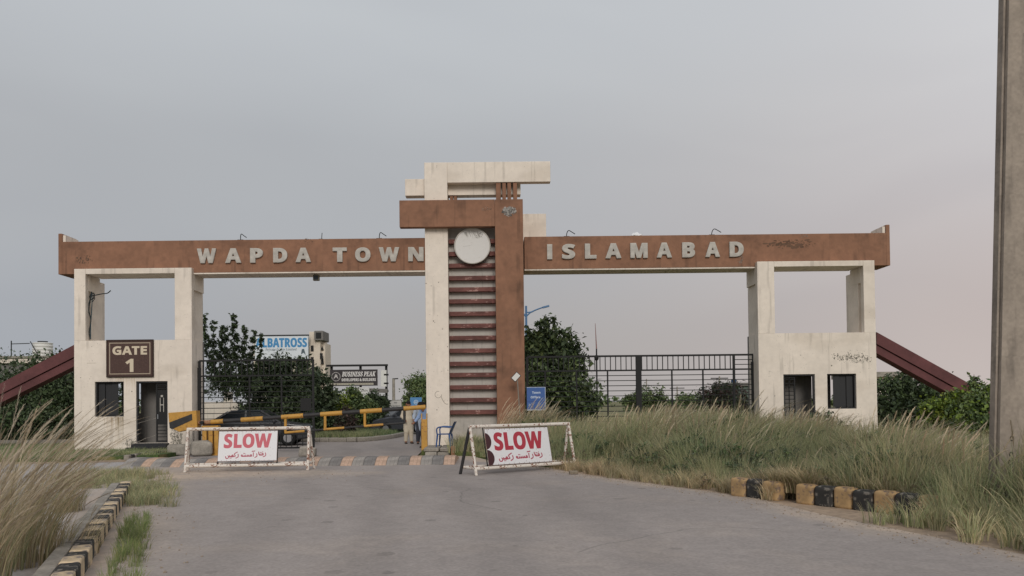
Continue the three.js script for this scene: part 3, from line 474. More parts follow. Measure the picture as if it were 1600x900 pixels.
// ---------------------------------------------------------------- gate number board
{
  const a = pt(166, 531, 26.95), b = pt(240, 589, 26.95), w = b.x - a.x, h = a.y - b.y;
  const o = thing('gate_sign', 'dark brown square board reading gate one on the guard house wall', 'sign', [(a.x + b.x) / 2, b.y, -26.99]);
  const t = canvasTex(768, 600, (g) => {
    g.fillStyle = '#4a332c'; g.fillRect(0, 0, 768, 600); speckle(g, 768, 600, 71, 2600, ['#3a2620', '#5c443a', '#2e1f1b', '#6a5146'], 2, 12, 0.45); g.strokeStyle = '#a99a86'; g.lineWidth = 14; g.strokeRect(36, 34, 696, 532);
    lettering(g, 'GATE', 88, 92, 590, 142, '#cfc0a8', font, 0, 9); lettering(g, '1', 312, 312, 130, 218, '#cfc0a8', font, 0, 9);
    speckle(g, 768, 600, 72, 500, ['#4a332c', '#3a2620'], 1, 5, 0.35);
  });
  const pg = new THREE.PlaneGeometry(w - 0.1, h - 0.1); pg.translate(0, h / 2, 0.048); part('sign_face', pg, std({ map: t, roughness: 0.7 }), o);
  part('sign_frame', [box(-w / 2, w / 2, 0, 0.06, 0, 0.06), box(-w / 2, w / 2, h - 0.06, h, 0, 0.06), box(-w / 2, -w / 2 + 0.06, 0.06, h - 0.06, 0, 0.06), box(w / 2 - 0.06, w / 2, 0.06, h - 0.06, 0, 0.06)], std({ color: col(58, 42, 36) }), o); part('backing', box(-w / 2 + 0.05, w / 2 - 0.05, 0.05, h - 0.05, 0, 0.044, 0), M.iron, o);
}
// ---------------------------------------------------------------- iron gates
{
  const z = 27.55, o = thing('iron_gate', 'black iron gate leaf beside the house with the gate board', 'gate', [0, 0, 0], 0, 'black iron gates');
  const y0 = 0.06, h = (y, x = 400) => Y(x, y, z), x0 = X(312, 620, z), x1 = X(489.5, 620, z), vb = (x, a, b, t = 0.035, n = 'bar') => part(n, sq(V(x, a, -z), V(x, b, -z), t), M.iron, o), hb = (a, b, y, t = 0.03, n = 'rail') => part(n, sq(V(a, y, -z), V(b, y, -z), t), M.iron, o);
  const yT = h(563), y2 = h(587), yB = h(679);
  vb(x0, y0, yT, 0.07, 'stile'); vb(x1, y0, yT, 0.07, 'stile'); hb(x0, x1, yT, 0.06, 'top_rail'); hb(x0, x1, y2, 0.055); hb(x0, x1, yB, 0.05); hb(x0, x1, y0 + 0.05, 0.06, 'bottom_rail');
  for (const a of [390, 440]) vb(X(a, 620, z), yB, y2, 0.05, 'upright');
  vb(X(318, 620, z), y0, yT, 0.04, 'upright');
  for (let i = 1; i < 11; i++) hb(x0, x1, y2 + (yB - y2) * i / 11, 0.026);
  for (let a = 335; a < 488; a += 8.6) { const x = X(a, 620, z); vb(x, y2, yT, 0.026); vb(x, y0 + 0.05, yB, 0.026); }
  part('hinge_post', box(X(308, 600, z), X(313.5, 600, z), h(640), h(574), -z + 0.06, -z - 0.06), M.iron, o);
  part('plate', box(X(470, 632, z), X(487, 632, z), h(642, 480), h(622, 480), -z + 0.05, -z + 0.035, 0), M.iron, o);
}
{
  const z = 27.6, o = thing('iron_gate', 'wide closed pair of black iron gates standing behind the tall grass', 'gate', [0, 0, 0], 0, 'black iron gates');
  const h = (y) => Y(1000, y, z), xx = (a) => X(a, 600, z), x0 = xx(824), x1 = xx(1178), vb = (x, a, b, t = 0.035, n = 'bar') => part(n, sq(V(x, a, -z), V(x, b, -z), t), M.iron, o), hb = (a, b, y, t = 0.03, n = 'rail') => part(n, sq(V(a, y, -z), V(b, y, -z), t), M.iron, o);
  const yT = h(556), y2 = h(578.5), y0 = 0.12;
  hb(x0, x1, yT, 0.065, 'top_rail'); hb(x0, x1, y2, 0.055); hb(x0, x1, y0 + 0.06, 0.06, 'bottom_rail');
  part('meeting_stile', sq(V(xx(998), y0, -z), V(xx(998), yT, -z), 0.2, 0.08), M.iron, o); vb(x0, y0, yT, 0.09, 'stile'); vb(x1, y0, yT, 0.09, 'stile');
  for (const a of [852, 901, 949.5, 1050, 1098.5]) vb(xx(a), y0, y2, 0.05, 'upright'); vb(xx(1147), y0, yT, 0.075, 'upright');
  for (let a = 832; a < 1146; a += 8.15) if (Math.abs(a - 998) > 5) vb(xx(a), y2, yT, 0.028);
  for (let i = 1; y2 - i * 0.183 > y0 + 0.1; i++) hb(x0, x1, y2 - i * 0.183, 0.027);
  for (let i = 1; i < 3; i++) hb(xx(1147), x1, y2 + (yT - y2) * i / 3, 0.027);
  part('hinge_post', box(xx(1174.5), xx(1181), h(648), h(567), -z + 0.07, -z - 0.07), M.iron, o);
}
// ---------------------------------------------------------------- barrier boom
{
  const z = -25.6, o = thing('boom_barrier', 'long yellow and black striped boom barrier lowered across the passage', 'barrier');
  const P = (a, b) => { const v = pt(a, b, 25.6); v.z = z; return v; };
  const seg = [330, 349, 377, 411, 440, 474, 501, 535, 563, 597, 631, 665], A = P(300, 661.5), B = P(665, 636), at = (a) => { const t = (P(a, 650).x - A.x) / (B.x - A.x); return A.clone().lerp(B, t); };
  part('boom_root', bar(at(306), at(330), 0.07, 12), std({ map: T.rusty, color: col(190, 150, 120) }), o);
  for (let i = 0; i < seg.length - 1; i++) part('boom_section', bar(at(seg[i]), at(seg[i + 1]), i % 2 ? 0.068 : 0.078, 14), i % 2 ? M.black : M.yellow, o);
  const low = (a) => { const t = (a - 445) / (633 - 445); const v = P(a, 676 - 15.5 * t); return v; };
  [[445, 476, 1], [476, 506, 0], [506, 538, 1], [538, 569, 0], [569, 599, 1], [599, 633, 0]].forEach(([a, b, y]) => part('lower_rail_section', bar(low(a), low(b), y ? 0.042 : 0.034, 10), y ? M.yellow : M.black, o));
  [[446, 1], [508, 1], [570, 1], [632, 0]].forEach(([a, y]) => part('hanger', bar(at(a), low(a), 0.045, 10), y ? M.yellow : M.black, o));
  // counterweight box
  const q = [[266, 645], [309.5, 641.5], [311, 668], [283, 674.5], [268, 668]].map(([a, b]) => { const v = P(a, b); return [v.x, v.y]; }); const g = poly(q, 0.3, 0.01); g.translate(0, 0, z + 0.15); const cw = part('counterweight', g, M.yellow, o);
  const q2 = [[267.5, 660], [303, 646.5], [303.5, 656], [272, 670.5], [268.5, 668.5]].map(([a, b]) => { const v = P(a, b); return [v.x, v.y]; }); const g2 = poly(q2, 0.006); g2.translate(0, 0, z + 0.168); part('black_stripe', g2, M.black, cw);
  for (const a of [321, 330.5, 339.5]) part('stand_post', box(P(a, 690).x - 0.07, P(a, 690).x + 0.07, 0, P(a, 668).y, z - 0.1, z + 0.1), M.yellow, o);
  part('stand_cap', box(P(317, 690).x, P(343, 690).x, P(330, 668).y, P(330, 665).y, z - 0.12, z + 0.12), M.yellow, o); part('base_plate', box(P(314, 690).x, P(346, 690).x, 0, 0.03, z - 0.2, z + 0.2), M.yellow, o);
  const pv = part('pivot', bar(V(at(318).x, at(318).y, z - 0.2), V(at(318).x, at(318).y, z + 0.2), 0.06, 12), M.iron, o); void pv;
  const rp = thing('boom_rest_post', 'yellow steel rest post under the free end of the boom', 'post', [P(663, 650).x, 0, z]);
  part('post', box(-0.1, 0.1, 0, P(663, 655).y, -0.08, 0.08, 0.015), M.yellow, rp); part('fork', [box(-0.1, -0.07, P(663, 655).y, P(663, 646).y, -0.08, 0.08, 0), box(0.07, 0.1, P(663, 655).y, P(663, 646).y, -0.08, 0.08, 0)], M.yellow, rp);
}
// ---------------------------------------------------------------- SLOW barricades
function slowSign(faded, seed) {
  return canvasTex(1000, 500, (g) => {
    g.fillStyle = '#d9d7d8'; g.fillRect(0, 0, 1000, 500); speckle(g, 1000, 500, seed, 500, ['#c8c4c2', '#e4e2e2', '#b9b2ac'], 3, 26, 0.12);
    const red = faded ? '#bb4f5c' : '#a5303e';
    if (faded) { lettering(g, 'SLOW', 100, 52, 790, 226, red, font, 0, 15); } else { g.fillStyle = '#3d1a1e'; for (const [y, rx] of [[170, 84], [400, 100]]) { g.beginPath(); g.ellipse(0, y, rx, 112, 0, 0, 7); g.fill(); } lettering(g, 'SLOW', 130, 62, 750, 236, red, font, 0, 16); }
    urdu(g, faded ? 130 : 165, 330, 690, 135, '#a24856');
    streaks(g, 20, 980, 0, 130, seed + 1, 30, '#7a5a4a', 0.3); if (faded) { g.globalAlpha = 0.4; g.fillStyle = '#d9d7d8'; g.fillRect(395, 20, 16, 280); g.fillStyle = '#8d7c74'; g.fillRect(402, 0, 4, 260); g.globalAlpha = 1; }
    g.strokeStyle = '#6a5048'; g.lineWidth = 6; g.strokeRect(3, 3, 994, 494); speckle(g, 1000, 500, seed + 2, 40, ['#6a4038', '#3c2c28'], 2, 6, 0.8); const r = rng(seed + 3); g.fillStyle = '#40302c'; for (let i = 0; i < 12; i++) { g.fillRect(60 + i * 80 + r() * 10, 8, 6, 12); g.fillRect(60 + i * 80 + r() * 10, 482, 6, 10); }
  });
}
function barricade(a, b, hTop, signFrom, signTo, tex, label, blackLeg) {
  const dir = b.clone().sub(a), L = dir.length(), o = thing('road_barricade', label, 'barricade', [a.x, 0, a.z], Math.atan2(-dir.z, dir.x), 'pipe barricades with slow signs'), R = 0.036;
  part('top_pipe', bar(V(-0.02, hTop, 0), V(L + 0.02, hTop, 0), 0.042, 12), M.rusty, o);
  for (const x of [0, L]) { part('front_leg', bar(V(x, 0, 0.26), V(x, hTop, 0.0), R, 12), M.rusty, o); part('rear_leg', bar(V(x + (x ? 0.08 : -0.09), 0, -0.3), V(x, hTop - 0.02, -0.02), R, 12), blackLeg && !x ? M.black : M.rusty, o); part('cross_tie', bar(V(x, 0.15, 0.21), V(x, 0.15, -0.25), 0.025, 8), M.rusty, o); }
  part('lower_pipe', bar(V(0, 0.15, 0.225), V(L, 0.15, 0.225), 0.04, 12), M.rusty, o); part('rear_lower_pipe', bar(V(-0.05, 0.16, -0.25), V(L + 0.05, 0.16, -0.25), 0.032, 10), M.rusty, o);
  for (const x of [signFrom, signTo]) part('sign_rod', bar(V(x, 0.15, 0.21), V(x, hTop, 0.0), 0.014, 6), M.iron, o);
  const sh = blackLeg ? 0.86 : 0.77, sg = new THREE.BoxGeometry(signTo - signFrom, sh, 0.008), tilt = Math.atan2(0.25, hTop); sg.rotateX(-tilt); const cy = hTop - 0.055 - sh / 2 * Math.cos(tilt); sg.translate((signFrom + signTo) / 2, cy, (hTop - cy) / hTop * 0.26 + 0.045);
  part('sign_board', sg, std({ map: tex, roughness: 0.5 }), o); return o;
}
{
  const a = gp(294, 737), b = gp(485, 733); b.z = a.z - 0.25; const L = a.distanceTo(b);
  barricade(a.setY(0), b.setY(0), 1.06, L * 0.26, L * 0.745, slowSign(true, 81), 'white pipe barricade with faded pink slow sign before the barrier stand', false);
  const c = gp(735, 742), d = gp(889, 731);
  barricade(c.setY(0), d.setY(0), 1.1, 0.34, 2.18, slowSign(false, 91), 'white pipe barricade with deep red slow sign at the edge of tall grass', true);
}
// ---------------------------------------------------------------- plinth stones, rubble
function rock(name, label, cat, p, w, h, d, seed, mat = M.stone, turn = 0, group) {
  const g0 = new RoundedBoxGeometry(w, h, d, 3, Math.min(w, h, d) * 0.22), p0 = g0.attributes.position, hsh = (x, y, z) => vnoise(x * 5 + seed * 3.1 + z * 3.7, y * 5 + z * 4.3, 64) - 0.5;
  for (let i = 0; i < p0.count; i++) { const x = p0.getX(i), y = p0.getY(i), z = p0.getZ(i), k = 1 + hsh(x, y, z) * 0.34; p0.setXYZ(i, x * k, y * (1 + hsh(y, x, z) * 0.2), z * k); }
  g0.computeVertexNormals(); g0.translate(0, h / 2, 0); const m = part(name, metricUV(g0), mat, scene); m.position.copy(p); m.rotation.y = turn; return tag(m, label, cat, group);
}
{
  const z = -24.5;
  const o = thing('stone_plinth', 'low plinth of rough stone blocks under the blue chair', 'plinth', [0, 0, 0]);
  const r = rng(17), xs = [X(666, 705, 24.4), X(684, 705, 24.4), X(703, 705, 24.4)];
  const blk = (x0, x1, y0, y1, z0, z1, s) => { const g = new RoundedBoxGeometry(x1 - x0, y1 - y0, z1 - z0, 2, 0.03), p = g.attributes.position; for (let i = 0; i < p.count; i++) { const n = vnoise(p.getX(i) * 6 + s * 7, p.getY(i) * 6 + p.getZ(i) * 5, 64) - 0.5; p.setXYZ(i, p.getX(i) * (1 + n * 0.1), p.getY(i) * (1 + n * 0.2), p.getZ(i) * (1 + n * 0.12)); } g.computeVertexNormals(); g.translate((x0 + x1) / 2, (y0 + y1) / 2, (z0 + z1) / 2); part('stone_block', metricUV(g), M.stone, o); };
  blk(xs[0], xs[1] - 0.01, 0.0, 0.13, z, z + 0.5, 1); blk(xs[1] + 0.01, xs[2], 0, 0.12, z, z + 0.48, 2); blk(xs[0] - 0.05, xs[1] + 0.06, 0.135, 0.25, z - 1.3, z + 0.5, 3); blk(xs[1] + 0.08, xs[2] + 0.03, 0.13, 0.25, z - 1.3, z + 0.52, 4); void r;
  part('corner_stump', box(xs[2] + 0.05, xs[2] + 0.19, 0, 0.3, z + 0.3, z + 0.46, 0.02), std({ color: col(150, 112, 84) }), o);
  rock('boulder', 'grey rounded boulder beside the yellow barrier stand', 'boulder', gp(300 + 26, 711).setY(0).add(V(-0.1, 0, 0.4)), 0.62, 0.5, 0.5, 5, M.stone, 0.5);
  rock('concrete_block', 'broad weathered concrete block at the corner of the guard house', 'block', gp(283, 711).setY(0), 0.72, 0.36, 0.5, 6, M.stone);
  rock('concrete_block', 'concrete footing block under the free end of the black gate leaf', 'block', gp(477, 713).setY(0), 0.34, 0.32, 0.34, 7, M.stone); rock('concrete_block', 'stacked broken block next to the gate footing block', 'block', gp(489, 713).setY(0), 0.22, 0.28, 0.3, 8, M.stone);
  rock('pale_stone', 'pale stone by the foot of the barricade near the grass', 'stone', gp(896, 741).setY(0), 0.2, 0.08, 0.14, 9, std({ map: T.concrete, color: col(235, 225, 210) }));
}
// ---------------------------------------------------------------- blue plastic chair
{
  const o = thing('plastic_chair', 'dark blue plastic armchair on the stone plinth by the pillar', 'chair', [X(695, 690, 24.9), 0.25, -24.85], -1.7), m = std({ color: col(44, 80, 132), roughness: 0.4 });
  const seat = new RoundedBoxGeometry(0.44, 0.03, 0.42, 2, 0.012); seat.translate(0, 0.4, 0); part('seat', seat, m, o);
  // shell back, curved
  const bg = new THREE.PlaneGeometry(0.44, 0.42, 10, 8), p = bg.attributes.position; for (let i = 0; i < p.count; i++) { const x = p.getX(i), y = p.getY(i); p.setXYZ(i, x * (1 - 0.12 * (y + 0.21)), 0.61 + y * 0.92, -0.2 - (y + 0.21) * 0.42 + x * x * 0.5); } bg.computeVertexNormals(); const b2 = bg.clone(); b2.translate(0, 0, -0.016); part('backrest', [bg, b2], m, o);
  for (const s of [-1, 1]) { part('armrest', tube([V(s * 0.24, 0.4, 0.2), V(s * 0.26, 0.58, 0.2), V(s * 0.265, 0.63, 0.12), V(s * 0.26, 0.63, -0.1), V(s * 0.24, 0.62, -0.24)], 0.022, 20, 8), m, o); for (const q of [-1, 1]) part('leg', bar(V(s * 0.25, 0, q * 0.23), V(s * 0.21, 0.4, q * 0.19), 0.022, 10, 0.03), m, o); }
}
// ---------------------------------------------------------------- fittings on the beams and walls
for (const [a, b, lab] of [[378, 376, 'bent rusty lamp bracket on the beam top above the first letters'], [595, 373, 'bent rusty lamp bracket on the beam top next to the white column'], [888, 369, 'small rusty lamp bracket on the lettered beam beside the brown column'], [1115, 365, 'small rusty lamp bracket on the beam top towards the peeling guard house']]) {
  const p = pt(a, b, 27.25), o = thing('lamp_bracket', lab, 'bracket', [p.x, beamTop, -27.3], 0, 'lamp brackets on the beams');
  part('arm', tube([V(-0.06, 0, 0), V(-0.05, 0.12, 0.04), V(0.0, 0.2, 0.12), V(0.12, 0.12, 0.2), V(0.22, 0.05, 0.22)], 0.014, 16, 6), M.iron, o); part('foot', box(-0.16, 0.04, 0, 0.02, -0.05, 0.05, 0), M.iron, o);
}
{ const p = pt(502, 374, 27.25), o = thing('antenna_rod', 'thin upright rod on the middle of the lettered beam over the boom', 'rod', [p.x, beamTop, -27.3]); part('rod', bar(V(0, 0, 0), V(0.02, 0.24, 0), 0.012, 6), M.iron, o); part('foot', box(-0.09, 0.05, 0, 0.02, -0.04, 0.04, 0), M.iron, o); }
{ const p = pt(495, 434, 27.6), o = thing('flood_light', 'small square flood light hanging under the beam above the boom', 'lamp', [p.x, p.y - 0.12, -27.5]); part('housing', box(-0.11, 0.11, 0, 0.2, -0.1, 0.05, 0.02), std({ color: col(110, 104, 88) }), o); part('lens', box(-0.085, 0.085, 0.025, 0.17, 0.05, 0.058, 0), M.glass, o); part('stem', bar(V(-0.05, 0.19, -0.02), V(-0.08, beamBot - p.y + 0.12, -0.02), 0.014, 6), M.iron, o); }
{ // crumpled white bag caught on the beam
  const p = pt(996, 364, 27.25), g = new THREE.IcosahedronGeometry(0.16, 3), q = g.attributes.position; for (let i = 0; i < q.count; i++) { const x = q.getX(i), y = q.getY(i), z = q.getZ(i), n = 0.55 + vnoise(x * 16 + 9 + z * 9, y * 16 + z * 13, 64) * 0.9; q.setXYZ(i, x * n * 1.25, Math.max(-0.02, y * n * 0.8), z * n); } g.computeVertexNormals(); const m = part('plastic_bag', g, std({ color: col(226, 226, 226), roughness: 0.5 }), scene); m.position.set(p.x, beamTop + 0.02, -27.35); tag(m, 'crumpled white plastic bag lying on the beam top', 'bag');
}
{ // hanging cable bundle in the open frame of the left house
  const P = (a, b, d = 27.2) => pt(a, b, d), o = thing('cable_bundle', 'loose cables hanging in the open frame above the gate board', 'cable');
  const m1 = std({ color: col(36, 40, 40) }), m2 = std({ color: col(56, 72, 80) });
  part('cable', tube([P(143, 456), P(141, 470), P(138.5, 484), P(142, 500), P(139.5, 520), P(141, 530)], 0.02, 30, 6), m1, o); part('cable', tube([P(144, 458), P(143.5, 480), P(142, 505), P(141.5, 530)], 0.016, 30, 6), m2, o); part('cable', tube([P(142, 462), P(150, 461), P(160, 459), P(168, 458), P(173, 454)], 0.018, 20, 6), m1, o); part('cable', tube([P(141, 460), P(146, 458), P(147, 464), P(143, 468), P(140, 464), P(143, 459)], 0.022, 26, 6), m1, o); part('cable', tube([P(138, 478), P(140, 470), P(144, 462), P(148, 466), P(144, 472)], 0.014, 26, 6), m1, o);
}
// ---------------------------------------------------------------- small signs near the pillar
{
  const a = pt(823, 605, 26.3), b = pt(852.5, 641, 26.3), w = b.x - a.x, h = a.y - b.y, o = thing('blue_sign', 'blue notice board with white lettering beside the brown column', 'sign', [(a.x + b.x) / 2, 0.1, -26.3]);
  const t = canvasTex(384, 460, (g) => { g.fillStyle = '#2f5694'; g.fillRect(0, 0, 384, 460); speckle(g, 384, 460, 101, 200, ['#28497e', '#3c64a2'], 4, 30, 0.2); lettering(g, 'Town', 110, 86, 170, 44, '#cfd8e2'); lettering(g, 'Office', 80, 176, 200, 46, '#cfd8e2'); g.fillStyle = '#20407a'; g.fillRect(0, 280, 384, 8); blotch(g, 50, 350, 30, 34, 102, 40, ['#cfd8e2'], 0.9); g.fillStyle = '#cfd8e2'; g.fillRect(0, 0, 384, 7); g.fillRect(376, 0, 8, 460); g.fillRect(0, 444, 384, 16); });
  const g = new THREE.BoxGeometry(w, h, 0.03); g.translate(0, b.y - 0.1 + h / 2, 0); part('board', g, std({ map: t, roughness: 0.5 }), o); for (const s of [-1, 1]) part('leg', bar(V(s * w * 0.4, 0, -0.04), V(s * w * 0.4, b.y - 0.1 + h, -0.04), 0.025, 8), M.iron, o);
}
{ const p = pt(806, 589, 26.2), q = pt(813, 640, 26.0), o = thing('marker_sign', 'small white diamond plate on a leaning stick in front of the brown column', 'sign', [q.x, 0.1, -26.1]); const top = V(p.x - q.x + 0.05, p.y - 0.12 - 0.1, 0); part('stick', bar(V(0.05, 0, 0), top, 0.02, 8), std({ color: col(132, 124, 114) }), o); const g = box(-0.085, 0.085, -0.13, 0.13, 0.02, 0.035, 0); g.rotateZ(-0.75); g.translate(p.x - q.x, p.y - 0.1, 0); part('plate', g, M.white, o); const g2 = box(-0.105, 0.105, -0.15, 0.15, 0.005, 0.02, 0); g2.rotateZ(-0.75); g2.translate(p.x - q.x, p.y - 0.1, 0); part('plate_border', g2, M.iron, o); }
// ---------------------------------------------------------------- concrete pole
{
  const b0 = gp(1559, 812), d = -b0.z, o = thing('utility_pole', 'tall tapered concrete utility pole rising from roadside weeds', 'pole', [0, 0, 0]);
  const wB = 39 / F * d, top = pt(1578, -60, d), wT = wB * 0.76, dep = 0.17; const L = (x0, w0, y0, x1, w1, y1, z0, z1) => { const g = new THREE.BufferGeometry(), P = [[x0, y0, z0], [x0 + w0, y0, z0], [x1 + w1, y1, z0], [x1, y1, z0], [x0, y0, z1], [x0 + w0, y0, z1], [x1 + w1, y1, z1], [x1, y1, z1]], f = [[0, 1, 2, 3], [5, 4, 7, 6], [4, 0, 3, 7], [1, 5, 6, 2], [3, 2, 6, 7], [4, 5, 1, 0]], v = []; for (const [a, b, c, e] of f) for (const k of [a, b, c, a, c, e]) v.push(...P[k]); g.setAttribute('position', new THREE.Float32BufferAttribute(v, 3)); g.computeVertexNormals(); return metricUV(g); };
  const poleM = std({ map: dataTex(512, (u, v) => { const a = fbm(u * 8, v * 5, 40, 5), b = fbm(u * 60, v * 60, 60, 2), st = sstep(0.55, 0.8, fbm(u * 16, v * 3, 48, 4)) * 0.16, k = (1 + (a - 0.5) * 0.3 + (b - 0.5) * 0.14) * (1 - st); return [cl(150 * k), cl(138 * k), cl(126 * k)]; }, 2.2), bumpMap: T.plasterBump, bumpScale: 0.008 });
  part('shaft', L(b0.x, wB, -0.1, top.x, wT, top.y, -d, -d - dep), poleM, o); part('edge_rib', L(b0.x - 0.035, 0.03, -0.1, top.x - 0.035, 0.03, top.y, -d - 0.06, -d - dep), poleM, o);
  const mk = std({ color: col(52, 48, 44) }); [[1581, 685], [1580, 710], [1578, 723], [1576, 736]].forEach(([a, b], i) => { const p = pt(a, b, d); const g = new THREE.TorusGeometry(0.022, 0.007, 5, 12, i === 1 ? 4 : 6.28); g.scale(1, 1.3, 0.3); g.translate(p.x, p.y, -d + 0.003); part('painted_mark', g, mk, o); });
}
// ================================================================ VEGETATION
const GREEN = { dark: [[62, 76, 50], [72, 86, 56], [54, 68, 46], [80, 92, 62]], mid: [[82, 100, 58], [98, 114, 68], [70, 88, 50], [106, 118, 72]], lime: [[124, 140, 44], [142, 150, 58], [104, 124, 40], [88, 108, 44]], purple: [[66, 52, 48], [78, 60, 54], [56, 60, 42]] };
function leaves(blobs, n, size, palette, seed, up = 0.4) {
  const r = rng(seed), vol = blobs.map((b) => b.r[0] * b.r[1] * b.r[2]), wt = blobs.map((b, i) => Math.cbrt(vol[i] ** 2) * (b.w || 1)), tot = wt.reduce((a, b) => a + b, 0), pos = [], nor = [], cols = [];
  const pal = palette.map((c) => c.map(lin));
  blobs.forEach((b, bi) => {
    const m = Math.round(n * wt[bi] / tot);
    // clumps on the shell and inside it
    const nc = Math.max(5, Math.round(m / 34)), cs = []; for (let i = 0; i < nc; i++) { const a = r() * 6.283, z = r() * 2 - 1, q = 0.35 + 0.7 * r() ** 0.8, s = Math.sqrt(1 - z * z); cs.push([Math.cos(a) * s * q * b.r[0], z * q * b.r[1], Math.sin(a) * s * q * b.r[2], 0.14 + r() * 0.2, (r() * pal.length) | 0]); }
    const rm = Math.min(...b.r);
    for (let i = 0; i < m; i++) {
      const c = cs[(r() * nc) | 0], g = () => (r() + r() + r() - 1.5) * 0.95; const cx = b.c[0] + c[0] + g() * c[3] * rm * 1.6, cy = b.c[1] + c[1] + g() * c[3] * rm * 1.5, cz = b.c[2] + c[2] + g() * c[3] * rm * 1.6;
      const s = size * (0.45 + r() * r() * 1.3), d = V(r() - 0.5, r() - 0.5 - 0.25, r() - 0.5).normalize(), nn = V(r() - 0.5, r() * 0.9 + up - 0.4, r() - 0.5).normalize(), t = V().crossVectors(d, nn).normalize(); nn.crossVectors(t, d).normalize();
      const A = [cx, cy, cz], tip = [cx + d.x * s * 1.7, cy + d.y * s * 1.7, cz + d.z * s * 1.7], mx = [cx + d.x * s * 0.7 + nn.x * s * 0.12, cy + d.y * s * 0.7 + nn.y * s * 0.12, cz + d.z * s * 0.7 + nn.z * s * 0.12], Lp = [mx[0] + t.x * s * 0.5, mx[1] + t.y * s * 0.5, mx[2] + t.z * s * 0.5], Rp = [mx[0] - t.x * s * 0.5, mx[1] - t.y * s * 0.5, mx[2] - t.z * s * 0.5];
      pos.push(...A, ...Rp, ...tip, ...A, ...tip, ...Lp); const pc = pal[r() < 0.6 ? c[4] : (r() * pal.length) | 0], k = 0.75 + r() * 0.5;
      for (let q = 0; q < 6; q++) { nor.push(nn.x, nn.y, nn.z); cols.push(pc[0] * k, pc[1] * k, pc[2] * k); }
    }
  });
  const g = new THREE.BufferGeometry(); g.setAttribute('position', new THREE.Float32BufferAttribute(pos, 3)); g.setAttribute('color', new THREE.Float32BufferAttribute(cols, 3)); g.computeVertexNormals(); return g;
}
const leafM = std({ vertexColors: true, side: THREE.DoubleSide, roughness: 0.65 });
function plant(name, label, cat, base, blobs, n, size, pal, seed, trunkR, limbs, group, up) {
  const o = thing(name, label, cat, [base.x, base.y, base.z], 0, group); const rel = blobs.map((b) => ({ c: [b.c[0] - base.x, b.c[1] - base.y, b.c[2] - base.z], r: b.r, w: b.w }));
  part('crown', leaves(rel, n, size, pal, seed, up), leafM, o); const r = rng(seed + 1), tg = [];
  const fork = limbs || 0.4; const lo = Math.min(...rel.map((b) => b.c[1])) * fork + 0.15;
  tg.push(bar(V(0, -0.15, 0), V((r() - 0.5) * 0.1, lo, 0), trunkR, 8, trunkR * 0.75));
  for (const b of rel.filter((b, i) => rel.length < 14 || b.limb)) { const e = V(b.c[0], b.c[1] + b.r[1] * 0.4, b.c[2]), m = V(e.x * 0.45 + (r() - 0.5) * 0.2, lo + (e.y - lo) * 0.45, e.z * 0.45); tg.push(bar(V(0, lo * 0.9, 0), m, trunkR * 0.6, 6, trunkR * 0.4), bar(m, e, trunkR * 0.4, 6, trunkR * 0.12)); }
  part('trunk', tg, M.bark, o); return o;
}
const blob = (px, py, d, rx, ry, rz) => { const p = pt(px, py, d); return { c: [p.x, p.y, p.z], r: [rx, ry, rz ?? rx] }; };
// tall many-stemmed tree behind the black gate leaf
{
  const d = 33.5, b = pt(364, 668, d); b.y = 0.1; const bl = [];
  for (const [x, yt, yb, w] of [[321, 489, 600, 0.17], [333, 500, 610, 0.16], [345, 507, 612, 0.18], [354, 510, 600, 0.15], [366, 491, 612, 0.2], [383, 509, 615, 0.18], [396, 514, 616, 0.17], [409, 521, 612, 0.16]]) for (let y = yt + 4; y < yb; y += 9) { const q = blob(x + (366 - x) * 0.3 * Math.max(0, (y - 530) / 80), y, d + Math.sin(x * 3) * 0.6, w * (0.45 + 0.8 * Math.min(1, (y - yt) / 60)), 0.17, w * 1.1); q.w = 4.5; q.limb = y < yt + 12; bl.push(q); }
  bl.push(blob(345, 592, d, 0.8, 0.5), blob(375, 590, d, 0.8, 0.55), blob(396, 600, d, 0.6, 0.5), blob(330, 600, d, 0.5, 0.5), blob(355, 612, d + 0.4, 1.0, 0.4));
  plant('spire_tree', 'tall dark tree of many upright leafy stems behind the black gate leaf', 'tree', b, bl, 23000, 0.065, [...GREEN.dark, GREEN.mid[2]], 201, 0.1, 0.2);
}
const sh = (name, label, cat, bx_, by, d, bl, n, size, pal, seed, tr = 0.06, grp) => { const b = pt(bx_, by, d); b.y = 0.1; return plant(name, label, cat, b, bl.map((q) => blob(q[0], q[1], q[2] ?? d, q[3], q[4], q[5])), n, size, pal, seed, tr, 0.4, grp); };
sh('broad_tree', 'dense dark green tree below the big blue lettered billboard', 'tree', 440, 672, 36, [[420, 592, 36, 1.1, 1.0], [452, 594, 36, 1.1, 0.9], [436, 570, 36, 0.8, 0.55], [472, 606, 35.5, 0.9, 0.9], [420, 630, 36, 1.3, 1.0], [455, 640, 35.5, 1.3, 0.9], [470, 572, 36.5, 0.4, 0.5]], 15000, 0.11, GREEN.dark, 211, 0.14, );
sh('broad_tree', 'round dark green tree at the free end of the black gate leaf', 'tree', 500, 676, 37, [[495, 605, 37, 0.65, 0.9], [503, 630, 37, 0.85, 1.0], [490, 652, 36.5, 1.0, 0.8], [512, 655, 37, 0.7, 0.6], [484, 590, 37.5, 0.5, 0.6]], 10000, 0.105, GREEN.dark, 221, 0.1);
sh('shrub', 'yellow green shrub below the black billboard', 'shrub', 528, 676, 38, [[526, 632, 38, 0.6, 0.75], [536, 640, 38, 0.4, 0.6], [520, 655, 38, 0.7, 0.5]], 4200, 0.09, GREEN.lime, 231);
sh('shrub', 'purple leaved low shrub on the verge', 'shrub', 541, 676, 36, [[541, 653, 36, 0.45, 0.65], [545, 662, 36, 0.45, 0.4]], 2200, 0.08, GREEN.purple, 241);
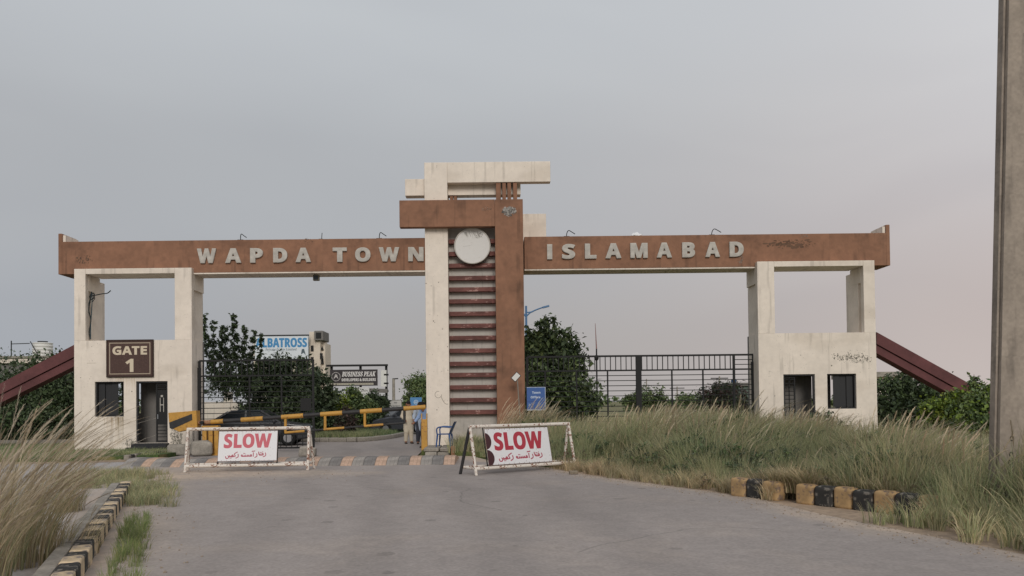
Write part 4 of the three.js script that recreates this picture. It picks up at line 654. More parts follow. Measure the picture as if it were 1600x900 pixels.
sh('shrub', 'leafy green shrub under the small white notice', 'shrub', 560, 672, 40, [[552, 616, 40, 0.45, 0.45], [566, 638, 40, 0.7, 0.7], [552, 640, 40, 0.7, 0.7]], 5200, 0.1, GREEN.mid, 251);
sh('shrub', 'dark green shrub beside the parked car beyond the boom', 'shrub', 590, 672, 41, [[588, 628, 41, 0.5, 0.6], [594, 638, 41, 0.45, 0.6], [580, 648, 41, 0.7, 0.6]], 5000, 0.1, GREEN.dark, 261);
sh('far_tree', 'round green tree far beyond the standing people', 'tree', 652, 660, 62, [[650, 610, 62, 1.1, 1.1], [662, 605, 62, 1.0, 1.2], [656, 625, 62, 1.3, 1.0], [643, 622, 62, 0.8, 0.7]], 6000, 0.14, GREEN.mid, 271, 0.14);
// big tree to the right of the pillar
sh('mulberry_tree', 'big bushy green tree behind the closed gates by the brown column', 'tree', 862, 670, 33, [[845, 530, 33, 0.9, 0.8], [835, 560, 33, 1.0, 0.9], [872, 545, 33, 1.0, 0.8], [890, 560, 33, 0.7, 0.55], [860, 580, 32.6, 1.4, 1.0], [892, 590, 33, 0.75, 0.75], [835, 605, 33, 1.2, 1.0], [880, 615, 32.6, 1.5, 1.0], [902, 620, 33, 0.7, 0.7], [850, 640, 33, 1.6, 0.8], [852, 512, 33.2, 0.5, 0.45], [908, 640, 33, 0.7, 0.5]], 20000, 0.13, [...GREEN.dark, ...GREEN.mid], 281, 0.2);
// shrubs behind the closed gates
sh('bush', 'round pale green bush behind the meeting stile of the closed gates', 'bush', 1012, 645, 40, [[1012, 622, 40, 0.9, 0.6], [1030, 630, 40, 0.7, 0.4], [990, 630, 40, 0.6, 0.4]], 4200, 0.09, GREEN.mid, 291);
sh('bush', 'small green bush behind the gate beyond the pale bush', 'bush', 1075, 645, 44, [[1070, 630, 44, 1.1, 0.45], [1095, 628, 44, 0.9, 0.5]], 3200, 0.09, GREEN.mid, 292);
sh('bush', 'reddish brown bush behind the gate near the hinge post', 'bush', 1135, 650, 38, [[1110, 622, 38, 0.7, 0.7], [1135, 618, 38, 0.9, 0.8], [1158, 630, 38, 0.9, 0.7]], 5200, 0.09, [...GREEN.purple, GREEN.dark[0]], 293);
// hedges at both ends
sh('hedge', 'tall dark hedge below the maroon buttress by the house with the gate board', 'hedge', 60, 690, 33, [[10, 618, 33, 1.3, 1.6], [45, 610, 33, 1.3, 1.5], [85, 605, 33, 1.2, 1.6], [112, 615, 33, 1.0, 1.5], [20, 660, 32.5, 1.5, 1.0], [60, 660, 32.5, 1.4, 1.0], [100, 660, 32.5, 1.3, 1.0], [-30, 620, 33, 1.4, 1.6], [-25, 665, 32.5, 1.4, 0.9], [135, 620, 33.5, 1.0, 1.4], [165, 630, 33.5, 1.2, 1.4]], 30000, 0.1, [...GREEN.dark, GREEN.mid[2]], 301, 0.1);
sh('hedge', 'dark green hedge under the maroon buttress by the house in the tall grass', 'hedge', 1420, 665, 31, [[1390, 625, 31, 0.9, 1.1], [1420, 615, 31, 1.1, 0.9], [1450, 625, 31, 1.0, 0.7], [1400, 655, 30.5, 1.4, 0.8], [1445, 655, 30.5, 1.3, 0.7], [1410, 600, 31, 0.7, 0.4]], 15000, 0.1, [...GREEN.dark, GREEN.mid[2], GREEN.mid[0]], 311, 0.1);
sh('shrub', 'bright lime green shrub before the foot of the maroon buttress', 'shrub', 1478, 668, 26, [[1472, 638, 26, 0.7, 0.45], [1490, 630, 26, 0.6, 0.4], [1465, 650, 26, 0.6, 0.4]], 4200, 0.09, [...GREEN.lime, GREEN.mid[1]], 321);
sh('shrub', 'leafy green shrub between the buttress foot and the concrete pole', 'shrub', 1525, 668, 25, [[1520, 630, 25, 0.7, 0.5], [1542, 620, 25, 0.6, 0.5], [1510, 650, 25, 0.8, 0.5], [1545, 650, 25, 0.7, 0.6], [1522, 592, 25, 0.13, 0.36]], 5600, 0.085, [...GREEN.mid, GREEN.lime[2]], 331);
sh('shrub', 'dark leafy weed shrub at the foot of the peeling guard house', 'shrub', 1215, 720, 20, [[1200, 690, 20, 0.5, 0.5], [1225, 700, 20, 0.5, 0.4]], 3400, 0.06, GREEN.dark, 341);
sh('shrub', 'dark weed shrub before the window of the peeling guard house', 'shrub', 1290, 700, 22, [[1282, 668, 22, 0.5, 0.45], [1305, 675, 22, 0.5, 0.4]], 3200, 0.06, [...GREEN.dark, ...GREEN.purple], 342);
// far belt of vegetation on the horizon
{
  const bl = [], r = rng(77); for (let i = 0; i < 150; i++) { const a = -0.9 + 1.8 * i / 149, R = 190 + r() * 90; bl.push({ c: [Math.sin(a) * R, 0.9 + r() * 0.9, -Math.cos(a) * R], r: [4 + r() * 5, 0.8 + r() * 1.5, 4] }); }
  const m = part('far_scrub', leaves(bl, 26000, 0.55, GREEN.mid, 78), leafM, scene); tag(m, 'low belt of scrub along the horizon', 'scrub', null, 'stuff');
}
// ---------------------------------------------------------------- grasses
function tuft(n, h, spread, lean, width, palette, seed, droop = 0.5, seg = 4, plume = 0) {
  const r = rng(seed), pos = [], cols = [], nor = [];
  const tri = (a, b, c, k) => { pos.push(...a, ...b, ...c); const u = V(b[0] - a[0], b[1] - a[1], b[2] - a[2]), w = V(c[0] - a[0], c[1] - a[1], c[2] - a[2]).cross(u).normalize(); if (w.y < 0) w.negate(); for (let q = 0; q < 3; q++) { nor.push(w.x, w.y, w.z); cols.push(...k); } };
  for (let i = 0; i < n; i++) {
    const a = r() * 6.283, q = Math.sqrt(r()) * spread, bx = Math.cos(a) * q, bz = Math.sin(a) * q, L = h * (0.55 + r() * 0.6), oa = a + (r() - 0.5) * 2, out = (0.08 + r() * 0.42) * droop, pc = palette[(r() * palette.length) | 0].map(lin), kk = 0.75 + r() * 0.5, k = pc.map((v) => v * kk);
    const dx = Math.cos(oa) * out + lean[0] * (0.6 + r() * 0.8), dz = Math.sin(oa) * out + lean[1] * (0.6 + r() * 0.8), wd = width * (0.6 + r() * 0.8), sa = r() * 3.14, sx = Math.cos(sa), sz = Math.sin(sa);
    const P = (t) => [bx + dx * L * t * t, L * t * (1 - 0.28 * t * t * Math.min(1.6, Math.hypot(dx, dz))), bz + dz * L * t * t]; let pl, pr;
    for (let s = 0; s <= seg; s++) { const t = s / seg, c = P(t), w = wd * (1 - t * t * 0.9) * 0.5, l = [c[0] - sx * w, c[1], c[2] - sz * w], rr = [c[0] + sx * w, c[1], c[2] + sz * w]; if (s) { tri(pl, pr, rr, k); tri(pl, rr, l, k); } pl = l; pr = rr; }
    if (plume && r() < plume) { const pk = [[190, 174, 150], [172, 154, 128], [204, 190, 168]][(r() * 3) | 0].map(lin), nb = 34; for (let b = 0; b < nb; b++) { const t = 0.74 + 0.28 * b / nb, c = P(t), le = (0.03 + 0.035 * Math.sin(b / nb * 3.14)) * Math.min(1.2, h), an = r() * 6.28, up = P(t + 0.05), ux = up[0] - c[0], uy = up[1] - c[1], uz = up[2] - c[2], ul = Math.hypot(ux, uy, uz), e = [c[0] + ux / ul * le + Math.cos(an) * le * 0.28, c[1] + uy / ul * le + (r() - 0.5) * le * 0.4, c[2] + uz / ul * le + Math.sin(an) * le * 0.28], w = 0.0035 * Math.min(1.3, h); tri([c[0] - w * sx, c[1], c[2] - w * sz], [c[0] + w * sx, c[1], c[2] + w * sz], e, pk); } }
  }
  const g = new THREE.BufferGeometry(); g.setAttribute('position', new THREE.Float32BufferAttribute(pos, 3)); g.setAttribute('color', new THREE.Float32BufferAttribute(cols, 3)); g.computeVertexNormals(); return g;
}
const grassM = new THREE.MeshPhysicalMaterial({ vertexColors: true, side: THREE.DoubleSide, roughness: 1, transmission: 0.35, thickness: 0 });
const GP = { green: [[124, 132, 92], [138, 142, 104], [108, 122, 78], [148, 148, 112]], olive: [[164, 154, 118], [148, 144, 106], [176, 164, 130], [132, 136, 96]], tan: [[182, 164, 134], [166, 148, 118], [194, 178, 150], [148, 136, 104]], straw: [[164, 148, 116], [148, 134, 102], [174, 160, 130], [132, 130, 92]] };
function scatter(name, label, cat, geo, n, seed, sample, group) {
  const m = new THREE.InstancedMesh(geo, grassM, n), r = rng(seed), M4 = new THREE.Matrix4(), Q = new THREE.Quaternion(), E = new THREE.Euler(), c = new THREE.Color(); let k = 0, tries = 0;
  while (k < n && tries++ < n * 60) { const s = sample(r); if (!s) continue; E.set(0, (r() - 0.5) * (s.spin ?? 6.28), 0); Q.setFromEuler(E); M4.compose(V(s.x, s.y ?? 0, s.z), Q, V(s.s * (s.w ?? 1), s.s, s.s * (s.w ?? 1))); m.setMatrixAt(k, M4); const q = 0.85 + r() * 0.75, hn = fbm(s.x * 0.45 + 40, -s.z * 0.45 + 7, 64, 2) - 0.5; c.setRGB(q * (1 + hn * 0.45 + (r() - 0.5) * 0.1), q * (1 + hn * 0.2), q * (1 + hn * 0.3)); m.setColorAt(k, c); k++; }
  m.count = k; m.name = numbered(name); m.castShadow = m.receiveShadow = true; scene.add(m); return tag(m, label, cat, group, 'stuff');
}
const kA = gp(1140, 774), kB = gp(1470, 812);
const behindKerb = (x, z) => { const t = ((x - kA.x) * (kB.x - kA.x) + (z - kA.z) * (kB.z - kA.z)) / ((kB.x - kA.x) ** 2 + (kB.z - kA.z) ** 2); const side = (kB.x - kA.x) * (z - kA.z) - (kB.z - kA.z) * (x - kA.x); return { t, d: -side / Math.hypot(kB.x - kA.x, kB.z - kA.z) }; };
function fieldSample(r, lo, hi, wmax, minE, pk) {
  const z = -6.4 - r() * 20.3, x = edgeX(z) + minE + r() * r() * 4 * wmax + r() * 9 * wmax; if (x > 17) return null;
  if (x > -z * 0.72 + 1) return null;
  if (z < -26.3 && x > xRi - 0.2) return null; if (z < -25.2 && x < 1.4) return null;
  const b = behindKerb(x, z); if (b.t > -0.02 && b.t < 0.97 && b.d < 0.36 && b.d > -0.5) return null; if (b.t > 0 && b.t < 0.93 && b.d < 0 && b.d > -1.2) return null;
  if (x < 2.6 && z > -19.4 && x - edgeX(z) < 0.35) return null;
  const e = Math.min(x - edgeX(z), 2.0) / 2.0, k = lo + (hi - lo) * sstep(0, 1, e); const fn = fbm(x * 0.7 + 20, -z * 0.7, 64, 2); if (r() > 0.25 + 1.5 * fbm(x * 0.9 + 5 + (pk || 0) * 17, -z * 0.9 + 9, 64, 2)) return null; const nn = 0.25 + 1.4 * fn; let s = k * nn;
  if (z > -11.5) s *= 0.8; if (z > -9) s *= 0.8;
  if (x > xRi - 1.2 && z < -17) s *= 0.6; if (x > 5 && z < -13 && z > -18) s *= 0.85; s *= 0.9;
  return { x, z, s, y: 0.02 };
}
const tg1 = tuft(40, 1.0, 0.22, [0.14, 0], 0.016, GP.green, 401, 1.15), tg6 = tuft(46, 0.7, 0.28, [0.1, 0.1], 0.015, [...GP.olive, ...GP.straw, GP.green[1]], 441, 2.3), tg2 = tuft(46, 1.0, 0.22, [0.2, 0], 0.012, GP.olive, 402, 1.0), tg3 = tuft(34, 1.15, 0.2, [0.3, 0.05], 0.009, [...GP.olive, GP.tan[1], GP.tan[3]], 403, 0.9, 5, 0.3), tg4 = tuft(60, 0.5, 0.18, [0.1, 0], 0.012, GP.straw, 404, 1.7), tg5 = tuft(40, 0.5, 0.2, [0.1, 0], 0.014, [...GP.green, ...GP.olive], 405, 1.5);
scatter('tall_grass', 'tall green grass filling the bank before the closed gates', 'grass', tg1, 2500, 411, (r) => fieldSample(r, 0.4, 1.08, 1, 0.02, 1));
scatter('tall_grass', 'tall olive grass mixed through the bank before the closed gates', 'grass', tg2, 1500, 412, (r) => fieldSample(r, 0.4, 1.14, 1, 0.05, 2));
scatter('flattened_grass', 'bent and flattened pale grass lying through the roadside bank', 'grass', tg6, 620, 442, (r) => fieldSample(r, 0.5, 1.05, 1, 0.05, 6));
scatter('seed_grass', 'tan feathery seed heads standing above the bank of grass', 'grass', tg3, 560, 413, (r) => { const s = fieldSample(r, 0.3, 1.15, 1, 0.6, 3); return s && (s.spin = 2.4, s); });
{ const wg = leaves([{ c: [0, 0.2, 0], r: [0.26, 0.24, 0.26] }, { c: [0.1, 0.42, 0.05], r: [0.16, 0.2, 0.16] }, { c: [-0.12, 0.34, 0.06], r: [0.14, 0.2, 0.14] }], 420, 0.05, [...GREEN.mid, ...GREEN.dark], 431), wb = leaves([{ c: [0, 0.18, 0], r: [0.3, 0.2, 0.3] }, { c: [0.1, 0.36, -0.05], r: [0.16, 0.18, 0.16] }], 300, 0.04, [[112, 98, 76], [128, 112, 88], [92, 82, 64], [100, 104, 66]], 432);
  scatter('leafy_weeds', 'broad leaved green weeds growing among the roadside grass', 'weeds', wg, 400, 433, (r) => { const s = fieldSample(r, 0.5, 1.2, 0.8, 0.1, 4); return s && s.z < -11.8 && (s.s *= 1.3, s); });
  scatter('dry_weeds', 'dry brown weeds and dead stems low along the roadside bank', 'weeds', wb, 280, 434, (r) => { const s = fieldSample(r, 0.7, 1.0, 0.5, 0.0, 5); return s && (s.s *= 1.0, s); }); }
scatter('dry_grass', 'dry straw grass along the edge of the road by the yellow kerb', 'grass', tg4, 120, 414, (r) => { const z = -11.4 - r() * 9, x = edgeX(z) + 0.05 + r() * 0.55; const b = behindKerb(x, z); if (b.t > 0.25 && b.t < 0.85 && b.d < 0.3) return null; return { x, z, s: 0.2 + r() * 0.6, y: 0 }; });
scatter('verge_grass', 'low green weeds at the road edge round the concrete pole', 'grass', tg5, 300, 415, (r) => { const z = -6.2 - r() * 4.6, x = edgeX(z) + 0.05 + r() * 3.4; const b = behindKerb(x, z); if (b.t > 0 && b.t < 0.95 && b.d < 0.3 && b.d > -0.6) return null; if (b.t > 0 && b.t < 0.95 && b.d <= -0.6 && r() < 0.5) return null; return { x, z, s: 0.35 + r() * 0.55, y: 0 }; });
scatter('dry_grass', 'dry brown grass slumped over the yellow and black kerb', 'grass', tuft(60, 0.42, 0.14, [-0.1, 0.5], 0.01, GP.straw, 406, 1.4), 110, 416, (r) => { const t = r() < 0.7 ? 0.2 + r() * 0.2 : r() * 0.9, p = kA.clone().lerp(kB, t), n = V(-(kB.z - kA.z), 0, kB.x - kA.x).normalize(); if (n.z > 0) n.negate(); const q = 0.3 + r() * 0.25; return { x: p.x + n.x * q, z: p.z + n.z * q, y: 0.12, s: 0.5 + r() * 0.7, spin: 1 }; });
scatter('plume_grass', 'pale plumes of grass at the foot of the brown column', 'grass', tuft(26, 1.5, 0.16, [0.42, 0], 0.012, GP.tan, 407, 0.5, 6, 0.8), 26, 417, (r) => ({ x: X(775, 660, 25) + r() * 1.7, z: -24.4 - r() * 1.2, s: 0.75 + r() * 0.35, y: 0.1, spin: 0.7 }));
scatter('lawn_grass', 'short grass of the lawn by the house with the gate board', 'grass', tuft(50, 0.12, 0.22, [0.05, 0], 0.009, GP.green, 408, 1.3, 2), 2600, 418, (r) => { const z = -22.9 - r() * 9, x = -10.8 - r() * 14; if (z < -26.4 && x > xLo - 0.2) return null; if (z > -23.3 - (x > -12.6 ? 1 : 0)) return null; return { x, z, s: 0.6 + r() * 0.9, y: 0.11 }; });
scatter('verge_grass', 'green grass of the verge beyond the boom', 'grass', tuft(44, 0.2, 0.2, [0.05, 0], 0.012, GP.green, 409, 1.2, 2), 900, 419, (r) => { const z = -34.3 - r() * 5, x = -12 + r() * 7; if (x > -6 + (-z - 34) * 0.2) return null; return { x, z, s: 0.6 + r() * 1, y: 0.16 }; });
scatter('corner_grass', 'patch of green grass between the striped kerb and the speed hump', 'grass', tuft(44, 0.3, 0.2, [0.2, 0], 0.01, [...GP.green, GP.olive[0]], 410, 1.2, 3), 260, 420, (r) => { const z = -12.6 - r() * 6.4, t = (-z - 6.8) * 0.42, x = -3.72 - t + (r() - 0.15) * 0.9 * (0.5 + r()) - (z < -15.5 ? r() * 1.6 : 0); if (z > -15.3 && x < -3.72 - t + 0.12 && x > -3.72 - t - 0.42) return null; return { x, z, s: 0.3 + r() * 0.6, y: 0 }; });
scatter('kerb_weeds', 'bright green weeds growing along the foot of the striped kerb', 'grass', tuft(34, 0.26, 0.1, [0.3, 0.1], 0.008, [[116, 128, 76], [102, 118, 66], [140, 142, 98]], 421, 1.1, 3), 60, 422, (r) => { const q = 6.4 + r() * 5, x = -3.5 - (q - 6.8) * 0.42 + 0.05 + r() * 0.3; return { x, z: -q, s: 0.35 + r() * 0.65, y: 0, spin: 1.4 }; });
scatter('island_grass', 'green weeds on the ground between the pillar and the barricade', 'grass', tg5, 220, 423, (r) => { const x = X(706, 700, 24) + r() * 4.6, z = -23.6 - r() * 2.6; if (x < edgeX(z) + 0.1 && z > -23.9) return null; return { x, z, s: 0.5 + r() * 0.8, y: 0.1 }; });
scatter('rear_grass', 'rough grass on the land behind the closed gates', 'grass', tg2, 900, 424, (r) => { const z = -28.6 - r() * 26, x = 2.6 + r() * 24; return { x, z, s: 0.4 + r() * 0.5, y: 0.1 }; });
// foreground plumed reed clumps leaning with the wind
function reed(label, x, z, n, h, spread, seed, lean, plume, wd) { const m = part('plumed_grass', mergeGeometries([tuft(n, h, spread, lean, wd, [[198, 182, 154], [184, 166, 138], ...GP.tan, GP.olive[0], GP.olive[2]], seed, 0.5, 7, plume), tuft(Math.round(n * 0.9), h * 0.62, spread * 1.1, [lean[0] * 0.8, lean[1]], wd, [...GP.olive, GP.green[0], GP.tan[1]], seed + 1, 0.7, 6, 0)]), grassM, scene); m.position.set(x, -0.02, z); tag(m, label, 'grass clump', 'wind-bent clumps of plumed grass'); m.userData.kind = 'stuff'; }
reed('large clump of tan plumed grass leaning over the striped kerb', -5.0, -8.1, 230, 1.5, 0.36, 501, [0.42, 0.02], 0.5, 0.008);
reed('clump of tan plumed grass leaning toward the guard house', -5.85, -9.3, 170, 1.75, 0.4, 511, [0.45, 0], 0.6, 0.008);
reed('clump of pale plumed grass right behind the middle of the striped kerb', -4.75, -7.0, 190, 1.25, 0.3, 541, [0.34, 0.02], 0.4, 0.008);
reed('small tan grass tuft behind the far part of the striped kerb', -6.75, -12.2, 120, 0.8, 0.22, 521, [0.35, 0], 0.2, 0.008);
reed('low clump of green and tan grass at the near part of the striped kerb', -4.75, -8.6, 130, 0.6, 0.3, 531, [0.45, 0.05], 0.1, 0.008);
// ================================================================ BACKGROUND
function building(o, a, b, d, depth, mat, name = 'wall') { const p = pt(a[0], a[1], d), q = pt(b[0], b[1], d); return part(name, box(p.x, q.x, 0, p.y, -d, -d - depth, 0.02), mat, o); }
{ // building with the big white billboard
  const d = 58, o = thing('tower_building', 'pale building with an ornate corner tower behind the blue lettered billboard', 'building'), m = std({ map: T.plaster, color: col(246, 244, 240) }), P = (a, b, e = d) => pt(a, b, e);
  building(o, [396, 528], [485, 528], d, 6, m); const t0 = P(485, 519), t1 = P(498, 519); part('corner_tower', box(t0.x, t1.x + 0.2, 0, t0.y, -d + 0.4, -d - 2, 0.02), m, o);
  const c = part('tower_cap', box(P(494, 519).x, P(508, 519).x, P(500, 533).y, P(500, 518).y, -d + 0.7, -d - 1.4, 0.05), M.grayWall, o); part('opening', box(P(497, 519).x, P(505, 519).x, P(500, 530).y, P(500, 521).y, -d + 0.7, -d + 0.74, 0), M.iron, c);
  part('lower_wing', box(t1.x, P(508, 519).x, 0, P(500, 536).y, -d, -d - 2, 0.02), m, o); for (const [a, b, e] of [[500, 540, 547], [500, 551, 569]]) { const w = part('ornament', new THREE.ConeGeometry(0.12, (e - b) / F * d, 8), M.iron, o); w.position.set(P(a, 0).x, (P(a, b).y + P(a, e).y) / 2, -d + 0.06); }
  for (const [a, b] of [[490, 545], [490, 563], [504, 557]]) { const q = P(a, b); const w = part('window', box(q.x - 0.1, q.x + 0.1, q.y - 0.22, q.y + 0.22, -d + 0.38, -d + 0.45, 0), M.iron, o); void w; }
}
{
  const d = 57, a = pt(398, 525.5, d), b = pt(482.5, 561, d), w = b.x - a.x, h = a.y - b.y, o = thing('billboard', 'white billboard with big blue lettering above the trees', 'billboard', [(a.x + b.x) / 2, 0, -d]);
  const t = canvasTex(1200, 520, (g) => { g.fillStyle = '#d6dbe0'; g.fillRect(0, 0, 1200, 520); speckle(g, 1200, 520, 601, 200, ['#c6ccd2', '#e2e5e8'], 8, 60, 0.2); lettering(g, 'ALBATROSS', 30, 50, 1130, 200, '#3f86b8', font, 0, 14); lettering(g, 'Private Estate Limited', 240, 272, 690, 56, '#55626c', fontSerif, 0.2); g.fillStyle = '#4c5a62'; g.beginPath(); g.moveTo(1030, 420); g.lineTo(1050, 300); g.lineTo(1100, 290); g.lineTo(1140, 440); g.lineTo(1090, 380); g.fill(); g.strokeStyle = '#868c90'; g.lineWidth = 10; g.strokeRect(5, 5, 1190, 510); });
  const g = new THREE.BoxGeometry(w, h, 0.12); g.translate(0, b.y + h / 2, 0); part('panel', g, std({ map: t, roughness: 0.5 }), o); for (const s of [-0.42, 0, 0.42]) part('post', bar(V(w * s, 0, -0.2), V(w * s, b.y + h, -0.2), 0.1, 8), M.iron, o); part('top_rail', sq(V(-w / 2, b.y + h + 0.05, -0.1), V(w / 2, b.y + h + 0.05, -0.1), 0.1), M.iron, o);
}
{
  const d = 48, a = pt(516, 578, d), b = pt(590, 602.5, d), w = b.x - a.x, h = a.y - b.y, o = thing('billboard', 'black billboard with white italic lettering and round emblem', 'billboard', [(a.x + b.x) / 2, 0, -d]);
  const t = canvasTex(1200, 400, (g) => { g.fillStyle = '#2b2326'; g.fillRect(0, 0, 1200, 400); g.strokeStyle = '#cfc9c4'; g.lineWidth = 9; g.beginPath(); g.arc(150, 170, 106, 0, 7); g.stroke(); g.lineWidth = 12; g.beginPath(); g.moveTo(95, 220); g.lineTo(150, 110); g.lineTo(205, 220); g.moveTo(120, 130); g.lineTo(195, 205); g.moveTo(185, 130); g.lineTo(105, 205); g.stroke(); lettering(g, 'BUSINESS PEAK', 300, 52, 840, 116, '#e0dcd8', fontSerif, 0.18, 4); lettering(g, 'DEVELOPERS & BUILDERS', 298, 216, 860, 68, '#d6d2ce', font, 0, 4); g.fillStyle = '#b7b09e'; g.fillRect(20, 332, 1080, 44); speckle(g, 1200, 400, 611, 60, ['#4a4240'], 4, 16, 0.15); g.fillStyle = '#5d564a'; for (let i = 0; i < 26; i++) g.fillRect(50 + i * 40, 346, 22, 16); });
  const g = new THREE.BoxGeometry(w, h, 0.15); g.translate(0, b.y + h / 2, 0); part('panel', g, std({ map: t, roughness: 0.45 }), o);
  const Q = (x, y) => { const v = pt(x, y, d); return V(v.x - o.position.x, v.y, 0); }; const ybot = -0.0;
  part('side_panel', box(Q(590.5, 0).x, Q(599, 0).x, Q(595, 604).y, Q(595, 578.5).y, -0.1, 0.05, 0), M.white, o); part('top_rail', sq(Q(510, 571.5), Q(606, 570.5), 0.12), M.iron, o); for (const x of [513, 558, 598]) part('post', sq(V(Q(x, 0).x, ybot, -0.2), V(Q(x, 0).x, Q(x, 571).y, -0.2), 0.14), M.iron, o);
  for (const y of [585.5, 599, 611]) part('bracket', sq(Q(600, y), Q(607, y), 0.1), M.iron, o); part('lower_beam', sq(Q(556, 609), Q(606, 611), 0.25), M.grayWall, o);
}
function board(name, label, cat, a, b, d, tex, postY = 0, group) { const p = pt(a[0], a[1], d), q = pt(b[0], b[1], d), w = q.x - p.x, h = p.y - q.y, o = thing(name, label, cat, [(p.x + q.x) / 2, postY, -d], 0, group); const g = new THREE.BoxGeometry(w, h, 0.06); g.translate(0, q.y - postY + h / 2, 0); part('panel', g, std({ map: tex, roughness: 0.5 }), o); for (const s of [-0.4, 0.4]) part('post', bar(V(w * s, 0, -0.07), V(w * s, q.y - postY + h * 0.9, -0.07), 0.04, 8), M.iron, o); return o; }
board('notice_board', 'small white notice with handwritten line under the black billboard', 'sign', [561, 605], [577, 621], 46, canvasTex(256, 256, (g) => { g.fillStyle = '#cfcdca'; g.fillRect(0, 0, 256, 256); g.save(); urdu(g, 40, 60, 180, 60, '#4a4644'); urdu(g, 60, 150, 150, 50, '#4a4644'); g.restore(); }));
board('notice_board', 'white framed sign beside the head of the person in beige', 'sign', [608, 625], [628, 640], 52, canvasTex(320, 240, (g) => { g.fillStyle = '#bdb9b4'; g.fillRect(0, 0, 320, 240); g.strokeStyle = '#6a6662'; g.lineWidth = 14; g.strokeRect(6, 6, 308, 228); lettering(g, 'ALBATROSS', 40, 130, 240, 50, '#5a5a5c'); g.fillStyle = '#8a8784'; g.fillRect(120, 50, 80, 36); }));
board('blue_board', 'light blue sign with a white seal behind the two people', 'sign', [641, 621], [659, 638], 50, canvasTex(256, 256, (g) => { g.fillStyle = '#4f86b8'; g.fillRect(0, 0, 256, 256); g.strokeStyle = '#c8d4de'; g.lineWidth = 12; g.beginPath(); g.arc(128, 110, 44, 0, 7); g.stroke(); g.fillStyle = '#c8d4de'; g.fillRect(100, 100, 56, 20); }));
{ const d = 70, o = thing('utility_pole', 'far thin utility pole with a short cross arm beyond the billboard', 'pole', [X(615, 600, d), 0, -d]); const y = Y(615, 592, d); part('shaft', bar(V(0, 0, 0), V(0, y, 0), 0.16, 8, 0.12), M.concrete, o); part('cross_arm', sq(V(-0.1, y, 0), V(0.42, y + 0.02, 0), 0.1), M.iron, o); }
{ // blue street lamp above the big tree
  const d = 46, o = thing('street_lamp', 'blue street lamp with a curved arm rising over the bushy tree', 'lamp', [X(822, 500, d), 0, -d]), m = std({ color: col(70, 110, 150), roughness: 0.5 }), P = (a, b) => { const v = pt(a, b, d); return V(v.x - o.position.x, v.y, 0); };
  part('shaft', bar(V(0, 0, 0), P(822, 478), 0.09, 8, 0.06), m, o); part('arm', tube([P(822, 495), P(828, 489), P(838, 484), P(849, 480)], 0.045, 16, 6), m, o); part('brace', tube([P(822, 488), P(826, 488), P(833, 487)], 0.04, 10, 6), m, o); part('lamp_head', sq(P(848, 480.5), P(858, 478), 0.1, 0.22), m, o); part('stub_arm', tube([P(822, 495), P(817, 489)], 0.05, 6, 6), m, o);
}
{ const d = 40, o = thing('radio_mast', 'thin upright mast with a dark ball behind the closed gates', 'mast', [X(932, 560, d), 0, -d]); const P = (a, b) => { const v = pt(a, b, d); return V(v.x - o.position.x, v.y, 0); }; part('shaft', bar(V(0, 0, 0), P(932, 545), 0.05, 6, 0.04), M.iron, o); part('tip', bar(P(932, 545), P(930, 505), 0.035, 6, 0.012), std({ color: col(140, 104, 100) }), o); const g = new THREE.SphereGeometry(0.12, 10, 8); const b = P(932, 559); g.scale(1, 1.3, 1); g.translate(b.x, b.y, 0); part('ball', g, M.iron, o); }
{ // flat roofed house with water tank, far left
  const d = 52, o = thing('flat_roof_house', 'low house with a banded parapet behind the dark hedge', 'building'), P = (a, b) => pt(a, b, d); const w = part('wall', box(P(-90, 560).x, P(78, 560).x, 0, P(0, 566).y, -d, -d - 7, 0.02), M.grayWall, o); void w;
  part('parapet', box(P(-92, 560).x, P(80, 560).x, P(0, 568).y, P(0, 561).y, -d + 0.25, -d - 7.2, 0.02), M.plaster, o); part('coping', box(P(-93, 560).x, P(81, 560).x, P(0, 560.5).y, P(0, 557).y, -d + 0.35, -d - 7.3, 0.02), M.concrete, o);
  const yb = P(45, 558).y, t = thing('water_tank', 'white ribbed plastic water tank on the flat roof', 'tank', [P(46.5, 545).x, yb - 0.05, -d - 1.5]); const hT = (558 - 533) / F * 53.5, R = 14.5 / F * 53.5, pr = []; pr.push(new THREE.Vector2(0.001, 0)); for (let i = 0; i <= 40; i++) pr.push(new THREE.Vector2(R * (0.97 + 0.03 * Math.cos(i / 40 * 6.28 * 5)), hT * i / 40)); pr.push(new THREE.Vector2(R * 0.8, hT * 1.03), new THREE.Vector2(0.001, hT * 1.06)); part('tank_body', new THREE.LatheGeometry(pr, 32), M.white, t); const lid = new THREE.CylinderGeometry(R * 0.5, R * 0.5, 0.1, 24); lid.translate(0, hT * 1.07, 0); part('lid', lid, M.iron, t);
  const f = thing('pipe_frame', 'thin steel pipe frame beside the water tank', 'frame', [P(9, 558).x, yb - 0.05, -d - 0.6]); const yt = (558 - 530) / F * 52.6; part('upright', bar(V(0, 0, 0), V(0, yt, 0), 0.035, 6), M.iron, f); part('rail', bar(V(0, yt * 0.82, 0), V(1.25, yt * 0.84, 0), 0.03, 6), M.iron, f); part('stay', bar(V(1.3, yt * 0.95, 0), V(1.95, 0.0, 0), 0.03, 6), M.iron, f);
}
{ const d = 60, o = thing('far_house', 'far flat roofed house behind the hedge at the peeling guard house', 'building'), P = (a, b) => pt(a, b, d); part('wall', box(P(1360, 590).x, P(1425, 590).x, 0, P(1390, 588).y, -d, -d - 6, 0.02), M.plaster, o); part('roof_slab', box(P(1355, 590).x, P(1430, 590).x, P(1390, 589).y, P(1390, 581).y, -d + 0.4, -d - 6.4, 0.02), M.concrete, o); }
